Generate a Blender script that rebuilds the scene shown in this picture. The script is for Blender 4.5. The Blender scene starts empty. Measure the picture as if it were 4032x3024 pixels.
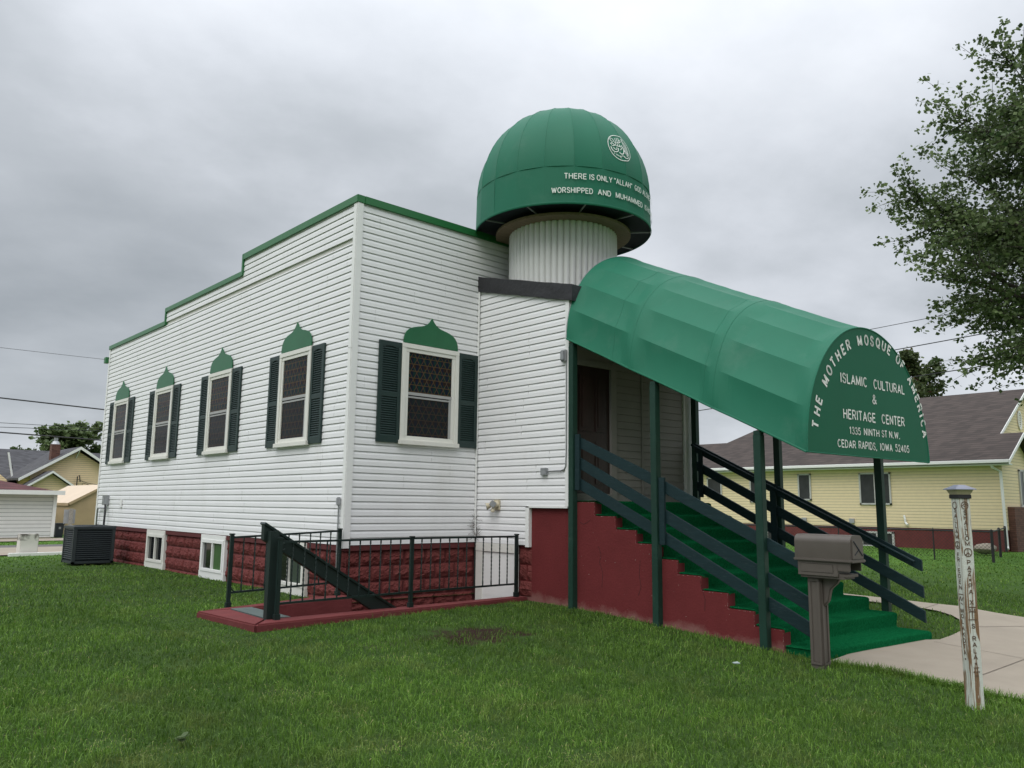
import bpy, bmesh, math, random
from mathutils import Vector, Matrix, noise as mnoise
R = math.radians
random.seed(7)
SC = bpy.context.scene
COL = SC.collection
# ------------------------------------------------------------------ camera
cd = bpy.data.cameras.new("camera"); cam = bpy.data.objects.new("camera", cd); COL.objects.link(cam)
YAW, PIT, ROL = 0.7348, 0.1511, 0.0121
_f = Vector((math.sin(YAW)*math.cos(PIT), math.cos(YAW)*math.cos(PIT), math.sin(PIT)))
_r = Vector((math.cos(YAW), -math.sin(YAW), 0)); _u = _r.cross(_f)
_r2 = _r*math.cos(ROL)+_u*math.sin(ROL); _u2 = -_r*math.sin(ROL)+_u*math.cos(ROL)
CAMP = Vector((-6.2133, -10.5087, 0.6018))
M = Matrix((_r2, _u2, -_f)).transposed().to_4x4(); M.translation = CAMP
cam.matrix_world = M
cd.sensor_width = 36; cd.lens = 36*3152.5/4032; cd.clip_start = .1; cd.clip_end = 3000
SC.camera = cam
# ------------------------------------------------------------------ world, sun, exposure
SUN_DIR = Vector((-0.55, -0.29, 0.78)).normalized()      # towards the brightest part of the overcast
w = bpy.data.worlds.new("World"); SC.world = w; w.use_nodes = True
nt = w.node_tree; nt.nodes.clear()
def N(t, **k):
    n = nt.nodes.new(t)
    for a, v in k.items(): setattr(n, a, v)
    return n
out = N('ShaderNodeOutputWorld'); bg = N('ShaderNodeBackground'); bg.inputs['Strength'].default_value = 0.1
sky = N('ShaderNodeTexSky'); sky.sky_type = 'NISHITA'; sky.sun_disc = False
sky.sun_elevation = math.asin(SUN_DIR.z); sky.sun_rotation = math.atan2(SUN_DIR.x, SUN_DIR.y)
tc = N('ShaderNodeTexCoord'); sep = N('ShaderNodeSeparateXYZ'); nt.links.new(tc.outputs['Generated'], sep.inputs[0])
def mth(op, a, b=None):
    n = N('ShaderNodeMath', operation=op)
    for i, v in enumerate((a, b)):
        if v is None: continue
        if isinstance(v, (int, float)): n.inputs[i].default_value = v
        else: nt.links.new(v, n.inputs[i])
    return n.outputs[0]
zc = mth('MAXIMUM', sep.outputs[2], 0.0)
den = mth('ADD', zc, 0.30)
comb = N('ShaderNodeCombineXYZ'); nt.links.new(mth('DIVIDE', sep.outputs[0], den), comb.inputs[0]); nt.links.new(mth('DIVIDE', sep.outputs[1], den), comb.inputs[1])
mp = N('ShaderNodeMapping'); nt.links.new(comb.outputs[0], mp.inputs[0]); mp.inputs['Location'].default_value = (3.1, 1.7, 0); mp.inputs['Rotation'].default_value = (0, 0, R(25)); mp.inputs['Scale'].default_value = (1.0, 1.1, 1)
n1 = N('ShaderNodeTexNoise'); nt.links.new(mp.outputs[0], n1.inputs['Vector']); n1.inputs['Scale'].default_value = .95; n1.inputs['Detail'].default_value = 4; n1.inputs['Roughness'].default_value = .42; n1.inputs['Distortion'].default_value = .5
n2 = N('ShaderNodeTexNoise'); nt.links.new(mp.outputs[0], n2.inputs['Vector']); n2.inputs['Scale'].default_value = 3.1; n2.inputs['Detail'].default_value = 7; n2.inputs['Roughness'].default_value = .55
# dark cloud bank toward the north (azimuth 10 deg), lighter toward the east
dk = N('ShaderNodeVectorMath', operation='DOT_PRODUCT'); nt.links.new(tc.outputs['Generated'], dk.inputs[0]); dk.inputs[1].default_value = (math.sin(R(14)), math.cos(R(14)), .12)
bank = N('ShaderNodeMapRange'); bank.interpolation_type = 'SMOOTHSTEP'; nt.links.new(dk.outputs['Value'], bank.inputs[0]); bank.inputs[1].default_value = .70; bank.inputs[2].default_value = 1.02
t = mth('ADD', mth('MULTIPLY', n1.outputs[0], 1.0), mth('MULTIPLY', n2.outputs[0], .42))
t = mth('SUBTRACT', mth('SUBTRACT', t, .045), mth('MULTIPLY', bank.outputs[0], .10))
ramp = N('ShaderNodeValToRGB'); nt.links.new(t, ramp.inputs[0])
e = ramp.color_ramp.elements; e[0].position = .34; e[0].position = .28; e[0].color = (.25, .272, .295, 1); e[1].position = .90; e[1].color = (.60, .62, .655, 1)
k = ramp.color_ramp.elements.new(.50); k.color = (.34, .363, .39, 1); k = ramp.color_ramp.elements.new(.64); k.color = (.44, .463, .498, 1)
# an overcast sky is brighter overhead and where the veiled sun stands
zen = mth('ADD', 1.0, mth('MULTIPLY', mth('MULTIPLY', zc, mth('MULTIPLY', zc, zc)), 2.2))
ds = N('ShaderNodeVectorMath', operation='DOT_PRODUCT'); nt.links.new(tc.outputs['Generated'], ds.inputs[0]); ds.inputs[1].default_value = SUN_DIR
glow = N('ShaderNodeMapRange'); glow.interpolation_type = 'SMOOTHSTEP'; nt.links.new(ds.outputs['Value'], glow.inputs[0]); glow.inputs[1].default_value = .2; glow.inputs[2].default_value = 1.0; glow.inputs[4].default_value = 1.1
bk = N('ShaderNodeVectorMath', operation='DOT_PRODUCT'); nt.links.new(tc.outputs['Generated'], bk.inputs[0]); bk.inputs[1].default_value = (.70, .71, .75)
lowd = N('ShaderNodeMapRange'); lowd.interpolation_type = 'SMOOTHSTEP'; nt.links.new(bk.outputs['Value'], lowd.inputs[0]); lowd.inputs[1].default_value = -.5; lowd.inputs[2].default_value = .62; lowd.inputs[3].default_value = .42; lowd.inputs[4].default_value = 1.0
gain = mth('MULTIPLY', mth('MULTIPLY', mth('ADD', zen, glow.outputs[0]), lowd.outputs[0]), 10.0)
sc = N('ShaderNodeVectorMath', operation='SCALE'); nt.links.new(ramp.outputs[0], sc.inputs[0]); nt.links.new(gain, sc.inputs['Scale'])
mx = N('ShaderNodeMixRGB'); mx.inputs[0].default_value = .96; nt.links.new(sky.outputs[0], mx.inputs[1]); nt.links.new(sc.outputs[0], mx.inputs[2])
nt.links.new(mx.outputs[0], bg.inputs[0]); nt.links.new(bg.outputs[0], out.inputs[0])
sd = bpy.data.lights.new("sun", 'SUN'); sd.energy = .95; sd.angle = R(42); sd.color = (1, .97, .93)
so = bpy.data.objects.new("sun", sd); COL.objects.link(so); so.rotation_euler = SUN_DIR.to_track_quat('Z', 'Y').to_euler(); so.location = (0, 0, 30)
SC.view_settings.view_transform = 'Standard'; SC.view_settings.look = 'None'; SC.view_settings.exposure = 0.52; SC.view_settings.gamma = 1
SC.cycles.max_bounces = 6; SC.cycles.diffuse_bounces = 3; SC.cycles.use_denoising = True

# ------------------------------------------------------------------ materials
def mat(name, col, rough=.6, var=.12, scale=6.0, bump=0.0, bscale=40.0, spec=.5, col2=None, metallic=0, dirt=None, stretch=None, sheen=0, transmission=0):
    """principled with two scales of colour noise, optional bump and dirt blotches"""
    m = bpy.data.materials.new(name); m.use_nodes = True
    nt = m.node_tree; b = nt.nodes['Principled BSDF']
    g = nt.nodes.new('ShaderNodeNewGeometry')
    src = g.outputs['Position']
    if stretch:
        mp = nt.nodes.new('ShaderNodeMapping'); mp.inputs['Scale'].default_value = stretch; nt.links.new(src, mp.inputs[0]); src = mp.outputs[0]
    n = nt.nodes.new('ShaderNodeTexNoise'); n.inputs['Scale'].default_value = scale; n.inputs['Detail'].default_value = 6; n.inputs['Roughness'].default_value = .6
    nt.links.new(src, n.inputs['Vector'])
    mr = nt.nodes.new('ShaderNodeMapRange'); mr.inputs[1].default_value = .3; mr.inputs[2].default_value = .7; nt.links.new(n.outputs[0], mr.inputs[0])
    mix = nt.nodes.new('ShaderNodeMixRGB'); nt.links.new(mr.outputs[0], mix.inputs[0])
    c2 = col2 if col2 else tuple(min(1, c*(1+var)) for c in col)
    c1 = col if col2 else tuple(c*(1-var) for c in col)
    mix.inputs[1].default_value = (*c1, 1); mix.inputs[2].default_value = (*c2, 1)
    last = mix.outputs[0]
    if dirt:
        dcol, damt, dscale = dirt
        n3 = nt.nodes.new('ShaderNodeTexNoise'); n3.inputs['Scale'].default_value = dscale; n3.inputs['Detail'].default_value = 8; n3.inputs['Roughness'].default_value = .7; nt.links.new(src, n3.inputs['Vector'])
        mr3 = nt.nodes.new('ShaderNodeMapRange'); mr3.inputs[1].default_value = .56; mr3.inputs[2].default_value = .78; mr3.inputs[4].default_value = damt; nt.links.new(n3.outputs[0], mr3.inputs[0])
        mx3 = nt.nodes.new('ShaderNodeMixRGB'); nt.links.new(mr3.outputs[0], mx3.inputs[0]); nt.links.new(last, mx3.inputs[1]); mx3.inputs[2].default_value = (*dcol, 1); last = mx3.outputs[0]
    nt.links.new(last, b.inputs['Base Color'])
    b.inputs['Roughness'].default_value = rough; b.inputs['Specular IOR Level'].default_value = spec; b.inputs['Metallic'].default_value = metallic
    if sheen: b.inputs['Sheen Weight'].default_value = sheen; b.inputs['Sheen Roughness'].default_value = .5
    if bump:
        n2 = nt.nodes.new('ShaderNodeTexNoise'); n2.inputs['Scale'].default_value = bscale; n2.inputs['Detail'].default_value = 5; nt.links.new(src, n2.inputs['Vector'])
        bp = nt.nodes.new('ShaderNodeBump'); bp.inputs['Strength'].default_value = bump; bp.inputs['Distance'].default_value = .02; nt.links.new(n2.outputs[0], bp.inputs['Height']); nt.links.new(bp.outputs[0], b.inputs['Normal'])
    return m
VINYL = mat('white_vinyl', (.80, .80, .80), .42, .025, 1.2, .03, 120, .45, dirt=((.55, .53, .48), .32, .9), stretch=(1, 1, .3))
TRIMW = mat('white_trim', (.82, .82, .80), .4, .03, 3, dirt=((.6, .56, .45), .3, 3))
WOODW = mat('old_white_paint', (.70, .69, .64), .6, .05, 8, .05, 60, dirt=((.42, .36, .26), .5, 4))
FRAMEC = mat('cream_window_vinyl', (.74, .73, .67), .4, .04, 5, dirt=((.5, .44, .32), .35, 5))
GREENF = mat('green_fascia_metal', (.022, .15, .045), .38, .06, 2)
CREST = mat('green_painted_board', (.012, .125, .048), .42, .08, 3, .03, 90)
CANVAS = mat('green_canvas', (.010, .136, .076), .60, .05, 1.5, .08, 260, .28, dirt=((.055, .165, .11), .6, 1.3))
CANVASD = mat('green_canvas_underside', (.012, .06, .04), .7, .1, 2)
PRINT = mat('white_lettering', (.74, .77, .72), .55, .05, 9)
BLACKG = mat('dark_fabric_and_shade', (.006, .012, .018), .8, .2, 3)  # near black also carries the shade inside the open dome and mailbox slot
PLY = mat('weathered_plywood', (.24, .17, .115), .8, .2, 5, .2, 30, stretch=(1, 6, 1), dirt=((.1, .07, .05), .6, 2))
COLW = mat('white_fluted_metal', (.66, .66, .64), .5, .05, 2, dirt=((.33, .31, .28), .5, 1.6), stretch=(1, 1, .35))
STEEL = mat('galvanised_steel', (.36, .37, .38), .4, .15, 12, metallic=.7)
RED = mat('red_masonry_paint', (.135, .023, .024), .8, .09, 2.2, .18, 35, .2, dirt=((.105, .021, .021), .7, .8))
def efflo(m):
    nt = m.node_tree; b = nt.nodes['Principled BSDF']; L = nt.links.new; src = b.inputs['Base Color'].links[0].from_socket
    g = nt.nodes.new('ShaderNodeNewGeometry'); sp_ = nt.nodes.new('ShaderNodeSeparateXYZ'); L(g.outputs['Position'], sp_.inputs[0])
    # mineral bloom above the soil line, which falls toward the street
    a = nt.nodes.new('ShaderNodeMath'); a.operation = 'MULTIPLY'; L(sp_.outputs[1], a.inputs[0]); a.inputs[1].default_value = -.055
    h = nt.nodes.new('ShaderNodeMath'); h.operation = 'ADD'; L(a.outputs[0], h.inputs[0]); L(sp_.outputs[2], h.inputs[1])
    n = nt.nodes.new('ShaderNodeTexNoise'); n.inputs['Scale'].default_value = 3.5; n.inputs['Detail'].default_value = 7; n.inputs['Roughness'].default_value = .7; L(g.outputs['Position'], n.inputs['Vector'])
    k = nt.nodes.new('ShaderNodeMath'); k.operation = 'MULTIPLY'; L(n.outputs[0], k.inputs[0]); k.inputs[1].default_value = .34
    d = nt.nodes.new('ShaderNodeMath'); d.operation = 'SUBTRACT'; L(h.outputs[0], d.inputs[0]); L(k.outputs[0], d.inputs[1])
    r = nt.nodes.new('ShaderNodeMapRange'); r.inputs[1].default_value = -.78; r.inputs[2].default_value = -.88; r.inputs[4].default_value = .55; L(d.outputs[0], r.inputs[0])
    mx = nt.nodes.new('ShaderNodeMixRGB'); L(r.outputs[0], mx.inputs[0]); L(src, mx.inputs[1]); mx.inputs[2].default_value = (.27, .15, .13, 1); L(mx.outputs[0], b.inputs['Base Color'])
efflo(RED)
REDRIM = mat('red_painted_concrete', (.150, .036, .036), .85, .12, 3, .25, 25, .2, dirt=((.10, .05, .045), .6, 2.5))
REDB = mat('red_block_paint', (.140, .034, .031), .75, .14, 5, .5, 45, .2, dirt=((.26, .10, .08), .45, 3.5))
GROUT = mat('red_mortar', (.10, .020, .020), .9, .15, 8)
SHUT = mat('dark_green_vinyl_shutter', (.009, .029, .025), .48, .08, 4, .03, 150)
POSTG = mat('dark_green_post_paint', (.012, .042, .029), .5, .14, 3, .06, 25, .3, dirt=((.05, .085, .065), .4, 6))
RAILG = mat('blue_green_rail_paint', (.009, .027, .030), .6, .14, 4, .12, 30, .25, stretch=(8, 1, 8), dirt=((.10, .12, .12), .35, 9))
IRON = mat('black_green_iron', (.007, .018, .016), .4, .2, 10)
TURF = mat('green_outdoor_carpet', (.004, .092, .031), 1.0, .3, 45, .9, 500, 0, col2=(.012, .190, .067), dirt=((.004, .06, .022), .6, 2.2))
DOOR = mat('dark_brown_door', (.030, .016, .014), .35, .3, 6, .1, 40, stretch=(6, 6, 1))
GREYW = mat('shaded_grey_clapboard', (.225, .215, .195), .6, .07, 3, dirt=((.22, .20, .17), .5, 2.2))  # grey taken darker, so the shade under the canopy is in the colour
RUBBER = mat('black_roof_membrane', (.018, .018, .021), .45, .3, 4, .5, 14)
CONC = mat('pale_concrete', (.31, .268, .213), .85, .08, 1.6, .15, 60, .2, dirt=((.28, .23, .19), .5, 2.4))
JOINT = mat('concrete_joint', (.14, .115, .09), .95)
ASPH = mat('asphalt', (.10, .095, .09), .9, .2, 9, .2, 40)
BROWNP = mat('taupe_plastic', (.098, .083, .070), .5, .06, 8, .12, 220)
TRUNK = mat('bark', (.055, .045, .037), .9, .3, 6, .6, 14, stretch=(1, 1, .3))
WIRE = mat('black_cable', (.02, .02, .022), .6)
WIREG = mat('grey_cable', (.12, .12, .13), .6)
BEIGE = mat('yellowed_plastic', (.55, .49, .36), .5, .1, 9)
GREYP = mat('grey_plastic', (.33, .34, .35), .45, .1, 9)
SASH = mat('grey_sash', (.36, .36, .35), .4, .05)
SHING = None
GLASSDK = mat('dark_window_glass', (.012, .013, .014), .06, .2, 2, 0, 1, .6)

def pattern_glass(name, contrast):
    """stained-film glazing: star-and-hexagon lattice over blue, red and green fields behind glass"""
    m = bpy.data.materials.new(name); m.use_nodes = True; nt = m.node_tree; b = nt.nodes['Principled BSDF']
    L = nt.links.new
    uv = nt.nodes.new('ShaderNodeUVMap'); s = nt.nodes.new('ShaderNodeSeparateXYZ'); L(uv.outputs[0], s.inputs[0])
    def mt(op, a, b_=None):
        n = nt.nodes.new('ShaderNodeMath'); n.operation = op
        for i, v in enumerate((a, b_)):
            if v is None: continue
            if isinstance(v, (int, float)): n.inputs[i].default_value = v
            else: L(v, n.inputs[i])
        return n.outputs[0]
    P = .112
    line = None
    for ang in (0, 60, 120):
        d = mt('ADD', mt('MULTIPLY', s.outputs[0], math.sin(R(ang))/P), mt('MULTIPLY', s.outputs[1], math.cos(R(ang))/P))
        f = mt('ABSOLUTE', mt('SUBTRACT', mt('FRACT', mt('ADD', d, 20.25)), .5))
        l = mt('LESS_THAN', f, .055)
        line = l if line is None else mt('MAXIMUM', line, l)
    row = mt('FRACT', mt('DIVIDE', s.outputs[1], P*2))
    red = mt('LESS_THAN', mt('ABSOLUTE', mt('SUBTRACT', row, .5)), .16)
    col = mt('LESS_THAN', mt('FRACT', mt('DIVIDE', s.outputs[0], P*.86)), .5)
    c1 = nt.nodes.new('ShaderNodeMixRGB'); c1.inputs[1].default_value = (.009, .013, .025, 1); c1.inputs[2].default_value = (.026, .015, .011, 1); L(mt('MULTIPLY', red, col), c1.inputs[0])
    c2 = nt.nodes.new('ShaderNodeMixRGB'); L(c1.outputs[0], c2.inputs[1]); c2.inputs[2].default_value = (.008, .028, .024, 1); L(mt('MULTIPLY', mt('SUBTRACT', 1.0, red), col), c2.inputs[0])
    c3 = nt.nodes.new('ShaderNodeMixRGB'); L(c2.outputs[0], c3.inputs[1]); c3.inputs[2].default_value = (.088, .056, .027, 1); L(mt('MULTIPLY', line, .9), c3.inputs[0])
    c4 = nt.nodes.new('ShaderNodeMixRGB'); c4.inputs[0].default_value = contrast; c4.inputs[1].default_value = (.021, .021, .023, 1); L(c3.outputs[0], c4.inputs[2])  # blue-grey base paints screen haze and a reflection into the lower panes
    L(c4.outputs[0], b.inputs['Base Color']); b.inputs['Roughness'].default_value = .12; b.inputs['Specular IOR Level'].default_value = .05
    n = nt.nodes.new('ShaderNodeTexNoise'); n.inputs['Scale'].default_value = 5; L(uv.outputs[0], n.inputs['Vector'])
    bp = nt.nodes.new('ShaderNodeBump'); bp.inputs['Strength'].default_value = .15; bp.inputs['Distance'].default_value = .02; L(n.outputs[0], bp.inputs['Height']); L(bp.outputs[0], b.inputs['Normal'])
    return m
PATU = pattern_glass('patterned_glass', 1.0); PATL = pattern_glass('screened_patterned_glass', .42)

def ruled(name, col, course, axis=2, gapcol=None, gap=.1, rough=.6, var=.08, offset=0.0, tab=None, scale=5):
    """siding / shingles of a distant building: horizontal courses with a dark lap line, bump included"""
    m = bpy.data.materials.new(name); m.use_nodes = True; nt = m.node_tree; b = nt.nodes['Principled BSDF']; L = nt.links.new
    g = nt.nodes.new('ShaderNodeNewGeometry'); s = nt.nodes.new('ShaderNodeSeparateXYZ'); L(g.outputs['Position'], s.inputs[0])
    def mt(op, a, b_=None):
        n = nt.nodes.new('ShaderNodeMath'); n.operation = op
        for i, v in enumerate((a, b_)):
            if v is None: continue
            if isinstance(v, (int, float)): n.inputs[i].default_value = v
            else: L(v, n.inputs[i])
        return n.outputs[0]
    q = mt('DIVIDE', mt('ADD', s.outputs[axis], 50.0+offset), course); fr = mt('FRACT', q)
    n = nt.nodes.new('ShaderNodeTexNoise'); n.inputs['Scale'].default_value = scale; n.inputs['Detail'].default_value = 5; L(g.outputs['Position'], n.inputs['Vector'])
    mix = nt.nodes.new('ShaderNodeMixRGB'); L(n.outputs[0], mix.inputs[0]); mix.inputs[1].default_value = (*[c*(1-var) for c in col], 1); mix.inputs[2].default_value = (*[c*(1+var) for c in col], 1)
    last = mix.outputs[0]
    if tab:
        wn = nt.nodes.new('ShaderNodeTexWhiteNoise'); wn.noise_dimensions = '3D'
        cb = nt.nodes.new('ShaderNodeCombineXYZ'); fl = mt('FLOOR', q)
        L(mt('FLOOR', mt('DIVIDE', mt('ADD', mt('ADD', s.outputs[0], s.outputs[1]), mt('MULTIPLY', fl, .17)), tab)), cb.inputs[0]); L(fl, cb.inputs[1]); L(cb.outputs[0], wn.inputs[0])
        m2 = nt.nodes.new('ShaderNodeMixRGB'); m2.blend_type = 'MULTIPLY'; m2.inputs[0].default_value = 1; L(last, m2.inputs[1])
        mr = nt.nodes.new('ShaderNodeMapRange'); mr.inputs[3].default_value = .72; mr.inputs[4].default_value = 1.25; L(wn.outputs[0], mr.inputs[0]); L(mr.outputs[0], m2.inputs[2]); last = m2.outputs[0]
    m3 = nt.nodes.new('ShaderNodeMixRGB'); L(mt('LESS_THAN', fr, gap), m3.inputs[0]); L(last, m3.inputs[1]); m3.inputs[2].default_value = (*(gapcol or tuple(c*.36 for c in col)), 1)
    L(m3.outputs[0], b.inputs['Base Color']); b.inputs['Roughness'].default_value = rough
    bp = nt.nodes.new('ShaderNodeBump'); bp.inputs['Strength'].default_value = .5; bp.inputs['Distance'].default_value = .01; L(fr, bp.inputs['Height']); bp.invert = True; L(bp.outputs[0], b.inputs['Normal'])
    return m
YSID = ruled('yellow_siding', (.80, .665, .42), .13)
YSID2 = ruled('tan_yellow_siding', (.86, .66, .42), .12)
GSID = ruled('white_garage_siding', (.74, .74, .72), .15, gap=.12)
BRSH = ruled('brown_shingles', (.056, .042, .036), .10, tab=.33, gap=.12, rough=.9, scale=2)
GRSH = ruled('dark_grey_shingles', (.062, .062, .068), .10, tab=.3, gap=.12, rough=.9, scale=2)
RDSH = ruled('maroon_shingles', (.085, .026, .028), .09, tab=.3, gap=.12, rough=.9, scale=2)
BRICK = ruled('red_brown_brick', (.12, .055, .04), .075, gap=.14, tab=.2, rough=.85)
TARP = mat('tan_tarpaulin', (.42, .31, .18), .6, .08, 1.5, .6, 4, dirt=((.34, .25, .15), .5, 1.2))
TARPR = mat('pale_tan_tarpaulin', (.62, .50, .37), .6, .05, 1.5, .4, 4)
REDFND = mat('maroon_foundation', (.15, .032, .030), .85, .15, 3, .3, 20)
BINM = mat('dark_blue_plastic', (.022, .028, .038), .45)

def leafmat(name, c1, c2, c3=None):
    m = bpy.data.materials.new(name); m.use_nodes = True; nt = m.node_tree; b = nt.nodes['Principled BSDF']; L = nt.links.new
    a = nt.nodes.new('ShaderNodeAttribute'); a.attribute_name = 'tone'
    r = nt.nodes.new('ShaderNodeValToRGB'); L(a.outputs['Fac'], r.inputs[0]); r.color_ramp.elements[0].color = (*c1, 1); r.color_ramp.elements[1].color = (*c2, 1)
    if c3: r.color_ramp.elements[1].position = .86; k = r.color_ramp.elements.new(1.0); k.color = (*c3, 1)
    last = r.outputs[0]
    if name == 'grass_blades':
        g = nt.nodes.new('ShaderNodeNewGeometry'); n = nt.nodes.new('ShaderNodeTexNoise'); n.inputs['Scale'].default_value = .55; n.inputs['Detail'].default_value = 4; n.inputs['Roughness'].default_value = .6; L(g.outputs['Position'], n.inputs['Vector'])
        mr = nt.nodes.new('ShaderNodeMapRange'); mr.inputs[1].default_value = .38; mr.inputs[2].default_value = .62; mr.inputs[3].default_value = .78; mr.inputs[4].default_value = 1.15; L(n.outputs[0], mr.inputs[0])
        n2 = nt.nodes.new('ShaderNodeTexNoise'); n2.inputs['Scale'].default_value = 1.7; n2.inputs['Detail'].default_value = 3; L(g.outputs['Position'], n2.inputs['Vector'])
        mr2 = nt.nodes.new('ShaderNodeMapRange'); mr2.inputs[1].default_value = .54; mr2.inputs[2].default_value = .74; mr2.inputs[4].default_value = .55; L(n2.outputs[0], mr2.inputs[0])
        yel = nt.nodes.new('ShaderNodeMixRGB'); L(mr2.outputs[0], yel.inputs[0]); L(last, yel.inputs[1]); yel.inputs[2].default_value = (.17, .19, .06, 1)
        mu = nt.nodes.new('ShaderNodeMixRGB'); mu.blend_type = 'MULTIPLY'; mu.inputs[0].default_value = 1; L(yel.outputs[0], mu.inputs[1]); L(mr.outputs[0], mu.inputs[2]); last = mu.outputs[0]
    L(last, b.inputs['Base Color']); b.inputs['Roughness'].default_value = .5; b.inputs['Specular IOR Level'].default_value = .25
    tr = nt.nodes.new('ShaderNodeBsdfTranslucent'); L(last, tr.inputs[0]); ms = nt.nodes.new('ShaderNodeMixShader'); ms.inputs[0].default_value = .3
    o = nt.nodes['Material Output']; L(b.outputs[0], ms.inputs[1]); L(tr.outputs[0], ms.inputs[2]); L(ms.outputs[0], o.inputs[0])
    return m
GRASS = leafmat('grass_blades', (.034, .098, .010), (.205, .350, .058), (.42, .37, .17))
LEAF = leafmat('maple_leaves', (.038, .070, .024), (.185, .245, .100))
LEAF2 = leafmat('olive_leaves', (.036, .060, .024), (.125, .160, .062), (.14, .075, .04))

# ------------------------------------------------------------------ mesh helpers
ORG = {}
class MB:
    def __init__(s): s.v = []; s.f = []; s.mi = []; s.uv = None; s.tone = None
    def quad(s, a, b, c, d, mi=0): return s.poly((a, b, c, d), mi)
    def poly(s, pts, mi=0):
        i = len(s.v); s.v += [tuple(p) for p in pts]; s.f.append(tuple(range(i, i+len(pts)))); s.mi.append(mi)
    def prism(s, pts, d, mi=0):
        """closed polygon pts (3D, planar) extruded by vector d"""
        n = len(pts); i = len(s.v); d = Vector(d)
        s.v += [tuple(p) for p in pts]+[tuple(Vector(p)+d) for p in pts]
        s.f.append(tuple(range(i+n-1, i-1, -1))); s.f.append(tuple(range(i+n, i+2*n))); s.mi += [mi, mi]
        for k in range(n):
            a = k; b = (k+1) % n; s.f.append((i+a, i+b, i+n+b, i+n+a)); s.mi.append(mi)
    def box(s, x0, x1, y0, y1, z0, z1, mi=0):
        s.prism([(x0, y0, z0), (x1, y0, z0), (x1, y1, z0), (x0, y1, z0)], (0, 0, z1-z0), mi)
    def obox(s, c, ax, ay, az, mi=0):
        """box from centre and half-axis vectors"""
        c = Vector(c); ax = Vector(ax); ay = Vector(ay); az = Vector(az)
        s.prism([c-ax-ay-az, c+ax-ay-az, c+ax+ay-az, c-ax+ay-az], az*2, mi)
    def beam(s, p, q, wdt, hgt, up=(0, 0, 1), mi=0):
        p = Vector(p); q = Vector(q); d = (q-p); L = d.length; d.normalize(); up = Vector(up); sd = d.cross(up).normalized(); u = sd.cross(d).normalized()
        s.obox((p+q)/2, d*L/2, sd*wdt/2, u*hgt/2, mi)
    def tube(s, pts, r, n=8, mi=0, cap=True):
        pts = [Vector(p) for p in pts]; rr = r if isinstance(r, (list, tuple)) else [r]*len(pts); i0 = len(s.v); ref = None
        for k, p in enumerate(pts):
            t = (pts[min(k+1, len(pts)-1)]-pts[max(k-1, 0)]).normalized()
            if ref is None: ref = t.orthogonal().normalized()
            ref = (ref-t*ref.dot(t)); ref = ref.normalized() if ref.length > 1e-6 else t.orthogonal().normalized(); b = t.cross(ref)
            for a in range(n):
                th = 2*math.pi*a/n; s.v.append(tuple(p+(ref*math.cos(th)+b*math.sin(th))*rr[k]))
        for k in range(len(pts)-1):
            for a in range(n):
                b = (a+1) % n; s.f.append((i0+k*n+a, i0+k*n+b, i0+(k+1)*n+b, i0+(k+1)*n+a)); s.mi.append(mi)
        if cap:
            s.f.append(tuple(i0+a for a in range(n-1, -1, -1))); e = i0+(len(pts)-1)*n; s.f.append(tuple(e+a for a in range(n))); s.mi += [mi, mi]
    def grid(s, fn, nu, nv, mi=0, wrap=False):
        i0 = len(s.v); cols = nu if wrap else nu+1
        for j in range(nv+1):
            for i in range(cols): s.v.append(tuple(fn(i/nu, j/nv)))
        for j in range(nv):
            for i in range(nu):
                a = i; b = (i+1) % cols if wrap else i+1
                s.f.append((i0+j*cols+a, i0+j*cols+b, i0+(j+1)*cols+b, i0+(j+1)*cols+a)); s.mi.append(mi)
    def lathe(s, prof, c, n=32, mi=0):
        c = Vector(c); m = len(prof)-1
        s.grid(lambda u, v: c+Vector((prof[round(v*m)][0]*math.cos(2*math.pi*u), prof[round(v*m)][0]*math.sin(2*math.pi*u), prof[round(v*m)][1])), n, m, mi, True)
    def build(s, name, mats, parent=None, smooth=None, bevel=0, recalc=True):
        o0 = ORG.get(parent.name, Vector((0, 0, 0))) if parent else Vector((0, 0, 0))
        me = bpy.data.meshes.new(name)
        me.from_pydata([tuple(Vector(p)-o0) for p in s.v], [], s.f)
        mats = mats if isinstance(mats, (list, tuple)) else [mats]
        for m in mats: me.materials.append(m)
        if len(mats) > 1: me.polygons.foreach_set('material_index', s.mi)
        if s.uv:
            l = me.uv_layers.new(name='UVMap'); l.data.foreach_set('uv', [c for q in s.uv for c in q])
        if s.tone:
            a = me.attributes.new('tone', 'FLOAT', 'FACE'); a.data.foreach_set('value', s.tone)
        if recalc or bevel:
            bm = bmesh.new(); bm.from_mesh(me)
            if recalc: bmesh.ops.recalc_face_normals(bm, faces=bm.faces)
            if bevel: bmesh.ops.bevel(bm, geom=bm.edges[:], offset=bevel, segments=2, affect='EDGES', clamp_overlap=True)
            bm.to_mesh(me); bm.free()
        if smooth is not None:
            me.polygons.foreach_set('use_smooth', [True]*len(me.polygons)); me.set_sharp_from_angle(angle=R(smooth))
        me.update()
        o = bpy.data.objects.new(name, me); COL.objects.link(o)
        if parent: o.parent = parent
        ORG[o.name] = o0
        return o
def tag(o, label, cat, group=None, kind=None):
    if label: o['label'] = label
    if cat: o['category'] = cat
    if group: o['group'] = group
    if kind: o['kind'] = kind
    return o
def thing(name, loc, label, cat, group=None):
    o = bpy.data.objects.new(name, None); COL.objects.link(o); o.location = loc; o.empty_display_size = .2
    ORG[o.name] = Vector(loc); return tag(o, label, cat, group)
def struct(o, kind='structure'): o['kind'] = kind; return o
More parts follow.
